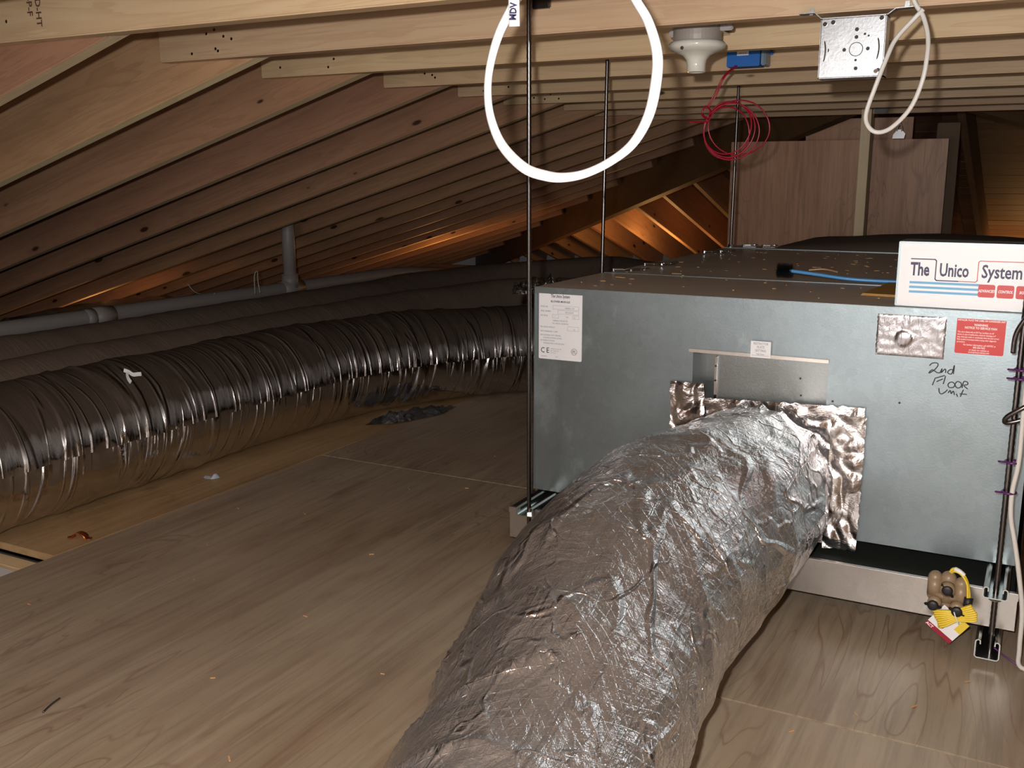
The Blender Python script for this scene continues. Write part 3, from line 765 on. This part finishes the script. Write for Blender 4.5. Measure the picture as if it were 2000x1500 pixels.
duct('jacket', [(-2.935, .2, .172, .17), (-2.935, 2, .172, .17), (-2.93, 3.6, .178, .17), (-2.92, 4.5, .185, .17), (-2.7, 5.05, .20, .17), (-2.2, 5.2, .24, .17), (-1.75, 4.95, .25, .165), (-1.3, 4.70, .26, .155), (-.85, 4.55, .28, .15)], FOILD2, disp2, 48, .02, d3, (-2.93, 3, 0))
# big duct
def dispB(s, a, r, t):
    # s grows from the cabinet towards the camera
    near = max(0, 1-s/.55)
    cr = abs(nzv(s*2.5, 3.2*math.cos(a), 3.2*math.sin(a)))      # long creases
    lump = nzv(s*5, 1.1*math.cos(a), 1.1*math.sin(a)+4)
    fold = 1-abs(nzv(s*7+1.2*math.sin(a), .8*math.cos(a), .8*math.sin(a)+7))*2.5
    fine = nzv(s*30, 6*math.cos(a), 6*math.sin(a))
    return -.014*cr*(.3+1.2*near)+.010*lump+.006*max(0, fold)**3+.0012*fine
bd = thing('flex_duct', (-.49, 1.2, 0), 'big crinkled silver foil duct coming from the cabinet front toward the viewer', 'duct')
duct('jacket', [(-.462, 1.93, .274, .140), (-.475, 1.80, .250, .168), (-.512, 1.65, .230, .187), (-.540, 1.50, .207, .194), (-.535, 1.30, .182, .185), (-.504, 1.1, .155, .166), (-.467, .9, .142, .149), (-.43, .6, .135, .138), (-.42, .3, .128, .128), (-.42, -.1, .12, .12)], FOILBIG, dispB, 120, .006, bd, (-.49, 1.2, 0))
# foil-taped collar flange
bm = B(); uvl = bm.loops.layers.uv.new('uv')
def fgrid(bm, c0, c1, c2, c3, nx, ny, amp, y, seed):
    g = []
    for i in range(nx+1):
        col = []
        for j in range(ny+1):
            u, v = i/nx, j/ny
            p = V(c0).lerp(V(c1), u).lerp(V(c3).lerp(V(c2), u), v)
            e = min(i, nx-i, j, ny-j)
            x = p.x+(.0035*nzv(j*.35, seed, i) if e == 0 else 0); z = p.y+(.0035*nzv(i*.35, seed+3, j) if e == 0 else 0)
            d = amp*abs(nzv(p.x*26, p.y*26, seed))*2.0+amp*.35*abs(nzv(p.x*75, p.y*50, seed+5))
            col.append(bm.verts.new((x+.49, y-d-1.2, z)))
        g.append(col)
    for i in range(nx):
        for j in range(ny):
            f = bm.faces.new((g[i][j], g[i+1][j], g[i+1][j+1], g[i][j+1]))
            for l in f.loops: l[uvl].uv = (l.vert.co.x, l.vert.co.z)
fgrid(bm, (-.662, .33), (-.585, .33), (-.592, .434), (-.664, .434), 26, 34, .007, 1.944, 1)
fgrid(bm, (-.60, .33), (-.276, .33), (-.277, .418), (-.592, .405), 80, 22, .004, 1.944, 2)
fgrid(bm, (-.338, .128), (-.274, .132), (-.272, .40), (-.336, .40), 20, 70, .006, 1.941, 3)
fgrid(bm, (-.66, .132), (-.60, .132), (-.60, .34), (-.658, .34), 14, 40, .004, 1.944, 4)
fgrid(bm, (-.61, .135), (-.33, .135), (-.33, .34), (-.61, .34), 40, 30, .003, 1.946, 6)
obj('collar_tape', bm, FOILT, bd, True)

# ------------------------------------------------------------------ grey drain pipe with stack
pv = thing('drain_pipe', (-3.55, 3.5, .23), 'grey plastic drain pipe with a standing branch behind the ducts', 'pipe')
def pvp(name, bm, sm=True): 
    o = obj(name, bm, PVC, pv, sm); o.data.transform(Matrix.Translation((3.55, -3.5, -.23))); return o
bm = B(); tube(bm, [(-3.55, -.3, .262), (-3.55, 2.5, .265), (-3.55, 4.6, .268), (-3.55, 5.2, .262), (-3.54, 5.7, .20), (-3.52, 6.4, .08)], .036, 24); pvp('pipe_run', bm)
bm = B(); cyl(bm, (-3.55, 4.13, .27), (-3.55, 4.13, .80), .034, seg=24); pvp('standing_pipe', bm)
bm = B(); cyl(bm, (-3.55, 4.06, .265), (-3.55, 4.21, .265), .044, seg=24); cyl(bm, (-3.55, 4.13, .27), (-3.55, 4.13, .345), .044, seg=24); pvp('tee_fitting', bm)
bm = B(); cyl(bm, (-3.55, 2.86, .263), (-3.55, 2.96, .263), .043, seg=24); cyl(bm, (-3.55, 2.82, .263), (-3.55, 2.86, .263), .038, .043, seg=24); pvp('coupling', bm)
for i, pts in enumerate(([(-3.33, 3.62, .30), (-3.33, 3.62, .385), (-3.31, 3.62, .41), (-3.29, 3.6, .36), (-3.28, 3.6, .31)], [(-3.75, 3.6, .33), (-3.70, 3.6, .29), (-3.6, 3.58, .285), (-3.52, 3.55, .30)])):
    bm = B(); tube(bm, pts, .0022, 6)
    tag(obj('thin_wire', bm, CABLEG, None, True), ['thin white wire looped above the grey pipe near its branch', 'thin white wire sagging behind the grey pipe'][i], 'wire')
duct('black_duct', [(-4.45, 3.1, .09, .085), (-4.5, 3.6, .10, .09), (-4.55, 4.2, .085, .085)], BLKFOIL, lambda s, a, r, t: .006*nzv(s*12, math.cos(a)*2, math.sin(a)*2), 32, .02)
tag(bpy.data.objects['black_duct'], 'black plastic-wrapped duct tucked under the low rafters', 'duct')
# black film scraps
def scrap(cx, cy, z, w_, l_, rot, amp, name, label, cat, mat, seed=0, nx=40):
    bm = B(); uvl = bm.loops.layers.uv.new('uv'); g = []
    for i in range(nx+1):
        col = []
        for j in range(nx//2+1):
            u = i/nx*2-1; v = j/(nx//2)*2-1; k = 1-.3*abs(v*u)
            x, y = u*l_/2*k, v*w_/2*(1-.5*u*u)
            x2 = cx+x*math.cos(rot)-y*math.sin(rot); y2 = cy+x*math.sin(rot)+y*math.cos(rot)
            h = amp*(abs(nzv(x*30+seed, y*30, 1))*1.2+.5*abs(nzv(x*80, y*80, seed)))*(1-max(abs(u), abs(v))**4)
            col.append(bm.verts.new((x2-cx, y2-cy, h+.001)))
        g.append(col)
    for i in range(nx):
        for j in range(nx//2):
            f = bm.faces.new((g[i][j], g[i+1][j], g[i+1][j+1], g[i][j+1]))
            for l in f.loops: l[uvl].uv = (l.vert.co.x, l.vert.co.y)
    return tag(obj(name, bm, mat, None, True, loc=(cx, cy, z)), label, cat)
scrap(-1.975, 2.93, .0, .13, .42, 1.25, .03, 'black_film_scrap', 'crumpled shiny black film on the floor beside the long duct', 'film', BLKFOIL)
scrap(-1.11, 2.22, .57, .10, .22, 1.4, .05, 'black_film_scrap', 'crumpled black film behind the left edge of the cabinet top', 'film', BLKFOIL, 3)
bm = B(); tube(bm, [(0, 0, .006), (.012, .004, .002), (.026, .006, -.004), (.042, .008, -.002), (.052, .010, -.001)], .006, 6, flat=.2); tube(bm, [(.010, .0, .0), (.020, -.006, -.012), (.032, -.008, -.022)], .006, 6, flat=.2)
tg = thing('paper_tag', (-2.098, 1.775, .348), 'small white paper tag stuck on top of the nearest long duct', 'tag')
obj('paper', bm, WHITE, tg)

# ------------------------------------------------------------------ electrical: steel box, lamp holder, blue box, wires, cables
eb = thing('junction_box', (-.313, 1.79, 1.10), 'square galvanised steel junction box hanging from a ceiling tie', 'junction box')
def ep(name, bm, mat, par=None, sm=False):
    o = obj(name, bm, mat, par or eb, sm); o.data.transform(Matrix.Translation((.313, -1.79, -1.10))); return o
bm = B(); t = .0016
bx0, bx1, bz0, bz1, by0, by1 = -.365, -.262, 1.008, 1.103, 1.765, 1.803
box(bm, bx0, bx1, by0, by0+t, bz0, bz1, .0008); box(bm, bx0, bx0+t, by0, by1, bz0, bz1); box(bm, bx1-t, bx1, by0, by1, bz0, bz1); box(bm, bx0, bx1, by0, by1, bz0, bz0+t); box(bm, bx0, bx1, by0, by1, bz1-t, bz1)
ep('box_shell', bm, ZINC)
holes = [(-.307, 1.083, .0032), (-.307, 1.071, .003), (-.325, 1.052, .003), (-.288, 1.052, .003), (-.306, 1.035, .002), (-.305, 1.022, .003), (-.294, 1.075, .002), (-.288, 1.072, .0016), (-.27, 1.018, .003)]
for x, z, r in holes:
    bm = B(); cyl(bm, (x, by0-.0004, z), (x, by0+.0006, z), r, seg=14); ep('punched_hole', bm, KNOCK)
bm = B(); tube(bm, [(-.3065+.0105*math.cos(i*math.pi/12), by0-.0001, 1.052+.0105*math.sin(i*math.pi/12)) for i in range(24)], .0006, 5, True, sm=0); ep('knockout_ring', bm, KNOCK)
for x, z in ((-.358, 1.094), (-.345, 1.096), (-.2695, 1.098), (-.352, 1.052), (-.270, 1.054), (-.273, 1.016)):
    bm = B(); cyl(bm, (x, by0+.0002, z), (x, by0-.0016, z), .0036, seg=12); p = ep('screw', bm, CHROME)
    bm = B(); box(bm, x-.003, x+.003, by0-.0019, by0-.0014, z-.0005, z+.0005); ep('screw_slot', bm, KNOCK, p)
for x in (-.359, -.275):
    bm = B(); box(bm, x, x+.009, by0-.0022, by0, 1.032, 1.070, .001); tube(bm, [(x+.002, by0-.001, 1.034), (x+.0045, by0-.005, 1.046), (x+.0045, by0-.005, 1.056), (x+.002, by0-.001, 1.068)], .0012, 5); ep('cable_clamp', bm, ZINC)
bm = B()
hp = [(-.403, 1.1135), (-.377, 1.1135), (-.366, 1.1035), (-.262, 1.103), (-.250, 1.1115), (-.214, 1.1125)]
for (a, b), (c, d) in zip(hp, hp[1:]):
    v1 = [bm.verts.new(p) for p in ((a, 1.770, b), (a, 1.787, b), (c, 1.787, d), (c, 1.770, d), (a, 1.770, b+.0014), (a, 1.787, b+.0014), (c, 1.787, d+.0014), (c, 1.770, d+.0014))]
    for f in ((0, 1, 2, 3), (7, 6, 5, 4), (0, 4, 5, 1), (1, 5, 6, 2), (2, 6, 7, 3), (3, 7, 4, 0)): bm.faces.new([v1[i] for i in f])
box(bm, -.389, -.382, 1.783, 1.787, 1.113, 1.124, .0006); box(bm, -.2385, -.2315, 1.783, 1.787, 1.112, 1.124, .0006)
ep('hanger_strap', bm, ZINC)

ls = thing('lamp_holder', (-.652, 2.0, 1.10), 'white porcelain lamp holder under a grey round box between the ceiling ties', 'lamp holder')
bm = B(); lathe(bm, [(.052, .010), (.056, .006), (.057, .0), (.053, -.005), (.040, -.010), (.027, -.016), (.0205, -.024), (.0185, -.034), (.0185, -.047), (.016, -.048), (.0155, -.040), (.0155, -.03)], (0, 0, 0), 40)
o = obj('porcelain_body', bm, PORC, ls, True)
bm = B(); cyl(bm, (0, 0, -.044), (0, 0, -.036), .0152, seg=24); obj('lamp_socket', bm, BLACKP, ls)
bm = B(); lathe(bm, [(.047, .008), (.0475, .02), (.0465, .07), (.044, .075)], (0, 0, 0), 40)
for a in range(0, 360, 30):
    r_ = math.radians(a); box(bm, -.0035, .0035, .045, .050, .035, .07, .001, Matrix.Rotation(r_+.15, 4, 'Z'))
obj('ceiling_box', bm, GREYPL, ls)
bm = B(); box(bm, .045, .072, -.004, .004, .028, .041, .002); cyl(bm, (.066, -.006, .036), (.066, .004, .036), .006, seg=12); obj('mounting_ear', bm, PVC, ls)
bm = B(); box(bm, -.058, -.045, -.004, .004, .022, .034, .002); obj('mounting_ear', bm, PVC, ls)
bm = B(); cyl(bm, (-.012, -.0525, -.006), (-.012, -.0555, -.006), .0035, seg=10); obj('screw', bm, CHROME, ls)
bm = B(); tube(bm, [(-.045, 0, .035), (-.07, .0, .05), (-.12, .0, .07), (-.16, 0, .11)], .003, 6); obj('cable_stub', bm, CABLEG, ls, True)
bm = B(); tube(bm, [(-.043, -.006, .038), (-.07, -.006, .055), (-.12, -.006, .078), (-.16, -.006, .12)], .003, 6); obj('cable_stub', bm, CABLEG, ls, True)
bm = B(); box(bm, -.01, .01, .046, .192, .045, .048); obj('hanger_bar', bm, STRUT, ls)

bb = thing('plastic_box', (-.70, 2.59, 1.12), 'blue plastic wiring box fixed to a ceiling tie beside the lamp holder', 'wiring box')
bm = B(); box(bm, -.049, .034, -.055, 0, -.004, .085, .002); obj('box_body', bm, BLUEB, bb)
bm = B(); box(bm, .036, .047, -.052, 0, -.003, .08, .002); box(bm, .038, .045, -.056, -.05, 0, .045, .001); obj('clear_flange', bm, CLEARP, bb)
bm = B(); box(bm, .046, .055, -.008, -.002, .025, .035, .002); obj('nail_ear', bm, BLUEB, bb)
bm = B(); box(bm, -.056, -.048, -.008, -.002, .015, .024, .002); obj('nail_ear', bm, BLUEB, bb)
bm = B(); box(bm, -.023, .006, -.0558, -.055, .022, .034); p = obj('paper_label', bm, WHITE, bb)
bm = B(); text_bm(bm, '16.0 CU IN', -.0085, .026, .0055, -.0562, .7, 0, 'CENTER'); obj('lettering', bm, INK, p)

rw = thing('red_wire_coil', (-.70, 2.52, 1.115), 'coil of thin red wire hanging from the blue plastic box', 'wire')
bm = B(); L0 = V((.70, -2.52, -1.115))
for dx in (0, .004):
    tube(bm, [V(p)+L0 for p in ((-.726+dx, 2.535, 1.118), (-.745+dx, 2.50, 1.09), (-.768+dx*1.5, 2.50, 1.045), (-.785+dx, 2.495, 1.015))], .0019, 6)
obj('lead_pair', bm, REDW, rw, True)
for cx, cz, rx, rz, ph in ((-.727, .967, .060, .063, 0), (-.722, .962, .061, .066, 1), (-.718, .958, .067, .068, 2), (-.700, .967, .076, .065, 3), (-.731, .955, .060, .062, 4)):
    bm = B(); pts = []
    for i in range(20):
        a = i/20*2*math.pi; pts.append(V((cx+rx*math.cos(a)*(1+.03*math.sin(2*a+ph)), 2.49+.006*math.sin(a+ph)+.002*ph, cz+rz*math.sin(a)))+L0)
    tube(bm, pts, .0019, 6, True, sm=4); obj('wire_turn', bm, REDW, rw, True)
bm = B(); tube(bm, [V(p)+L0 for p in ((-.79, 2.49, 1.0), (-.775, 2.48, .992), (-.77, 2.485, 1.01), (-.785, 2.49, 1.02), (-.792, 2.49, 1.0), (-.77, 2.475, .985), (-.80, 2.48, .982), (-.825, 2.485, .985))], .0022, 6); obj('wrapped_end', bm, REDW, rw, True)

rc = thing('white_cable_loop', (-.54, 1.15, 1.1), 'thick bright white cable loop hanging nearest the camera', 'cable')
ring = [(-0.565, 1.165), (-0.602, 1.095), (-0.613, 1.066), (-0.638, 1.028), (-0.651, 0.991), (-0.6535, 0.957), (-0.646, 0.922), (-0.626, 0.887), (-0.592, 0.859), (-0.56, 0.849), (-0.535, 0.847), (-0.507, 0.852), (-0.477, 0.866), (-0.451, 0.887), (-0.434, 0.919), (-0.427, 0.957), (-0.427, 0.991), (-0.438, 1.026), (-0.452, 1.05), (-0.475, 1.09), (-.50, 1.16)]
bm = B(); tube(bm, [(x+.54, .012*math.sin(i*.5), z-1.1) for i, (x, z) in enumerate(ring)], lambda t: .0062+.0008*math.sin(t*19), 10, flat=.55, sm=6)
obj('cable_run', bm, CABLEW, rc, True)
bm = B(); tube(bm, [(-.045, -.03, .055), (-.052, -.032, .0), (-.0545, -.032, -.035), (-.055, -.03, -.074)], .0075, 12, flat=.55); p = obj('cable_end', bm, CABLEW, rc, True)
bm = B(); text_bm(bm, 'MDV', -.0495, -.068, .0125, -.0372, .75, .0005, ang=math.radians(-86)); obj('marker_letters', bm, NAVY, p)
bm = B()
l2 = [(-.234, 1.16), (-0.221, 1.118), (-0.206, 1.094), (-0.196, 1.063), (-0.194, 1.033), (-0.198, 0.995), (-0.213, 0.955), (-0.24, 0.926), (-0.262, 0.919), (-0.276, 0.929), (-0.279, 0.949), (-0.267, 0.99), (-0.254, 1.032), (-0.243, 1.062), (-0.219, 1.091), (-0.206, 1.104)]
tube(bm, [(x, 1.742+.008*math.sin(i), z) for i, (x, z) in enumerate(l2)], .0037, 8, flat=.7, sm=6)
tag(obj('cable_loop', bm, CABLEG, None, True), 'grey-white cable loop hanging beside the steel junction box', 'cable')
bm = B(); box(bm, -.028, .028, -.001, .001, -.018, .018, .0008)
tag(obj('metal_plate', bm, plain('dull_plate', (.16, .17, .15), .6), loc=(-.672, 4.560, 1.130)), 'small dull metal plate on the far tie beside the post', 'plate')
hc = thing('metal_hanger', (-.62, 4.75, 1.03), 'small steel hanger tab seen just under the grey-white cable loop', 'hanger')
bm = B(); v_ = [bm.verts.new(p) for p in ((-.026, 0, -.016), (.022, 0, -.016), (.026, 0, .004), (.010, 0, .022), (-.008, 0, .022), (-.024, 0, .0))]
bm.faces.new(v_); r = bmesh.ops.extrude_face_region(bm, geom=bm.faces[:]); bmesh.ops.translate(bm, verts=[e for e in r['geom'] if isinstance(e, bmesh.types.BMVert)], vec=(0, .002, 0)); obj('tab', bm, ZINC, hc)
bm = B(); tube(bm, [(-.008, 0, .015), (-.006, 0, .035), (.003, 0, .045), (.011, 0, .03), (.010, 0, .015)], .0025, 6); tube(bm, [(.003, 0, .045), (.004, 0, .12), (.0, -.06, .17)], .0015, 5); obj('wire_bail', bm, CHROME, hc)

# ------------------------------------------------------------------ right-hand corner: supply cable, outlet adapter
rc = thing('supply_cable', (-.01, 1.84, .1), 'white supply cable tied along the right-hand threaded rod', 'cable')
bm = B(); c4 = [(-.012, .75), (-.012, 0.604), (-.010, 0.535), (-0.009, 0.465), (-0.008, 0.376), (-0.013, 0.322), (-0.011, 0.276), (-0.001, 0.232), (0.012, 0.169), (0.022, 0.107), (.024, .04), (.03, .006), (.08, .005)]
tube(bm, [(x+.01, -.002, z-.1) for x, z in c4], .0042, 8, sm=6); obj('cable_run', bm, CABLEG, rc, True)
for z in (.532, .517, .372, .318):
    bm = B(); tube(bm, [(-.008+.0105*math.cos(a*math.pi/6), .006+.0125*math.sin(a*math.pi/6), z-.1) for a in range(12)], .0022, 6, True, sm=2); box(bm, -.030, -.018, -.004, 0, z-.1015, z-.0985, .0008); obj('cable_tie', bm, PURPLE, rc, True)
bm = B(); tube(bm, [(-.0, 1.83, .655), (-.03, 1.835, .60), (-.034, 1.84, .56)], .004, 6)
tag(obj('dark_cable', bm, ROD, None, True), 'short dark cable end beside the red warning label at the right', 'cable')
bm = B(); tube(bm, [(.02, 1.84, .49), (-.01, 1.832, .47), (-.032, 1.835, .452), (-.034, 1.842, .440), (-.01, 1.846, .447), (.02, 1.85, .47)], .0042, 8)
tag(obj('dark_cable', bm, ROD, None, True), 'short dark cable hooked round the right-hand threaded rod', 'cable')
bm = B(); tube(bm, [(-.016, 1.845, .03), (.03, 1.84, .006), (.10, 1.80, .004), (.2, 1.7, .004)], .0014, 5)
tag(obj('thin_dark_cord', bm, PURPLE, None, True), 'thin dark cord running over the floor at the right edge', 'cord')

oa = thing('outlet_adapter', (-.100, 1.862, .112), 'tan rubber three-outlet adapter hanging over the drain pan rim', 'outlet adapter')
bm = B()
for dx, z0, z1, r in ((-.022, -.008, .024, .0125), (.0, -.018, .026, .0135), (.022, -.018, .019, .0125)):
    cyl(bm, (dx, 0, z0), (dx, 0, z1), r, seg=20)
    bmesh.ops.create_uvsphere(bm, u_segments=20, v_segments=10, radius=r, matrix=Matrix.Translation((dx, 0, z1)))
    bmesh.ops.create_uvsphere(bm, u_segments=20, v_segments=10, radius=r, matrix=Matrix.Translation((dx, 0, z0)))
box(bm, -.026, .026, -.012, .010, -.018, .004, .006)
cyl(bm, (0, -.006, .014), (.001, -.026, .012), .0115, .0125, seg=20)
cyl(bm, (-.018, -.004, -.016), (-.02, -.020, -.020), .0115, seg=20); cyl(bm, (.018, -.004, -.018), (.019, -.020, -.024), .0115, seg=20)
obj('adapter_body', bm, TAN, oa, True)
for x, z, a in ((.001, .012, .8), (-.0205, -.0205, .1), (.0195, -.0245, .35)):
    bm = B(); M = Matrix.Translation((x, -.024, z)) @ Matrix.Rotation(a, 4, 'Y')
    lathe(bm, [(.0095, .0), (.0095, .003), (.007, .005), (.003, .0055)], (0, 0, 0), 20, M @ Matrix.Rotation(math.radians(90), 4, 'X')); box(bm, -.015, .015, -.0035, 0, -.0028, .0028, .0014, M)
    obj('outlet_cap', bm, BLACKP, oa, True)
bm = B(); tube(bm, [(.0, 0, .034), (.006, -.002, .046), (.018, -.006, .045), (.030, -.008, .030), (.036, -.008, .006), (.036, -.010, -.006)], .0026, 8); tube(bm, [(.002, 0, .034), (.008, -.006, .043), (.020, -.010, .041), (.031, -.012, .026), (.034, -.012, .004), (.034, -.012, -.006)], .0022, 8); obj('cord', bm, YEL, oa, True)
bm = B(); tube(bm, [(.009, -.004, .047), (.017, -.007, .045), (.025, -.008, .039)], .0042, 10); obj('cord_label', bm, WHITE, oa, True)
bm = B(); cyl(bm, (.036, -.010, .000), (.0345, -.010, -.020), .0075, seg=16); obj('black_sleeve', bm, BLACKP, oa, True)
# bundle
for i in range(16):
    row = i % 8; lay = i//8; off = (row-3.5)*.0036; ya = -.020-.0035*lay
    M = Matrix.Translation((.018, ya, -.034)) @ Matrix.Rotation(math.radians(-22), 4, 'Y')
    sp = 1+.25*abs(row-3.5)/3.5
    pts = [M @ V((-.036+.004*random.random(), 0, off*1.25)), M @ V((-.02, -.002, off*1.1)), M @ V((0, 0, off*.75)), M @ V((.022, -.002, off*1.05)), M @ V((.036-.0012*abs(row-3), 0, off*1.1))]
    bm = B(); tube(bm, pts, .0021, 6, sm=4); obj('cord_strand', bm, YEL, oa, True)
bm = B(); M = Matrix.Translation((.018, -.022, -.034)) @ Matrix.Rotation(math.radians(-22), 4, 'Y')
tube(bm, [M @ V((.001, .0085*math.cos(a), .0155*math.sin(a))) for a in [i*math.pi/8 for i in range(16)]], .0011, 6, True, sm=2); obj('twist_tie', bm, CABLEW, oa, True)
bm = B(); M = Matrix.Translation((.002, -.0145, -.060)) @ Matrix.Rotation(math.radians(36), 4, 'Y')
box(bm, -.027, .027, -.0004, .0004, -.021, .030, 0, M); p = obj('hang_tag', bm, WHITE, oa)
bm = B(); box(bm, -.027, .027, -.0008, .0006, -.021, -.0125, 0, M); obj('red_band', bm, plain('maroon_print', (.30, .01, .03), .5), p)
bm = B(); box(bm, .014, .0272, -.0008, .0006, .006, .0302, 0, M); obj('yellow_band', bm, YEL, p)
bm = B(); rrect(bm, -.011, .001, -.008, .003, .003, -.0012, .0002); bmesh.ops.transform(bm, matrix=M, verts=bm.verts); obj('red_drop', bm, REDL, p)
bm = B(); text_bm(bm, 'ACT', -.026, -.0195, .007, -.001, 1, .0002, M=M); obj('lettering', bm, PINKW, p)

# ------------------------------------------------------------------ floor litter
cp = thing('copper_strap', (-1.977, 1.505, .002), 'small copper pipe strap lying on the floor near the long duct', 'pipe strap', rot=(0, 0, math.radians(18)))
bm = B(); n = 14; ins = []
for w0 in (-.009, .009):
    for r in (.012, .0142):
        ins.append([bm.verts.new((r*1.35*math.cos(math.pi*i/n), w0, r*math.sin(math.pi*i/n))) for i in range(n+1)])
a, b, c, d = ins
for i in range(n):
    bm.faces.new((a[i], a[i+1], c[i+1], c[i])); bm.faces.new((b[i], d[i], d[i+1], b[i+1])); bm.faces.new((a[i], b[i], b[i+1], a[i+1])); bm.faces.new((c[i], c[i+1], d[i+1], d[i]))
obj('strap_arch', bm, COPPER, cp, True)
for s in (-1, 1):
    bm = B(); cyl(bm, (s*.024, 0, 0), (s*.024, 0, .0012), .0078, seg=18); obj('strap_ear', bm, COPPER, cp)
    bm = B(); cyl(bm, (s*.025, 0, .0011), (s*.025, 0, .0016), .003, seg=12); obj('screw_hole', bm, KNOCK, cp)
scrap(-2.06, 2.02, 0, .035, .05, .4, .018, 'paper_scrap', 'crumpled bluish white scrap on the floor beside the long duct', 'scrap', plain('bluewhite', (.42, .46, .52), .5, 0, 200, .3), 5, 16)
bm = B(); tube(bm, [(0, 0, .002), (-.008, .022, .003), (-.014, .042, .002)], .0017, 6); tag(obj('dark_nail', bm, ROD, None, True, loc=(-1.358, .936, 0)), 'thin dark nail lying on the floor at the lower left', 'nail')
random.seed(21)
spots = [(-1.50, 2.2), (-1.36, 2.28), (-1.62, 1.9), (-1.30, 1.75), (-1.75, 1.2), (-1.55, 1.45), (-.95, 1.3), (-1.2, 1.15), (-1.45, 2.6), (-.12, 1.62), (-.05, 1.75), (-.2, 1.55), (-.15, 1.35), (-.28, 1.45), (-1.0, .98), (-1.68, 1.62), (-1.22, 1.42), (-1.8, 1.85)]
bm = B(); box(bm, -.007, .007, -.0013, .0013, 0, .0015, .0004); me = bpy.data.meshes.new('wood_sliver'); bm.to_mesh(me); bm.free(); me.materials.append(SLIV)
for x, y in spots:
    o = link('floor_sliver', me, None, (x, y, .0004), (0, 0, random.uniform(-1, 1))); s = random.uniform(.5, 1.1); o.scale = (s, s, 1)
    tag(o, 'tiny pale wood sliver lying on the plywood floor', 'splinter', 'wood slivers on the floor')
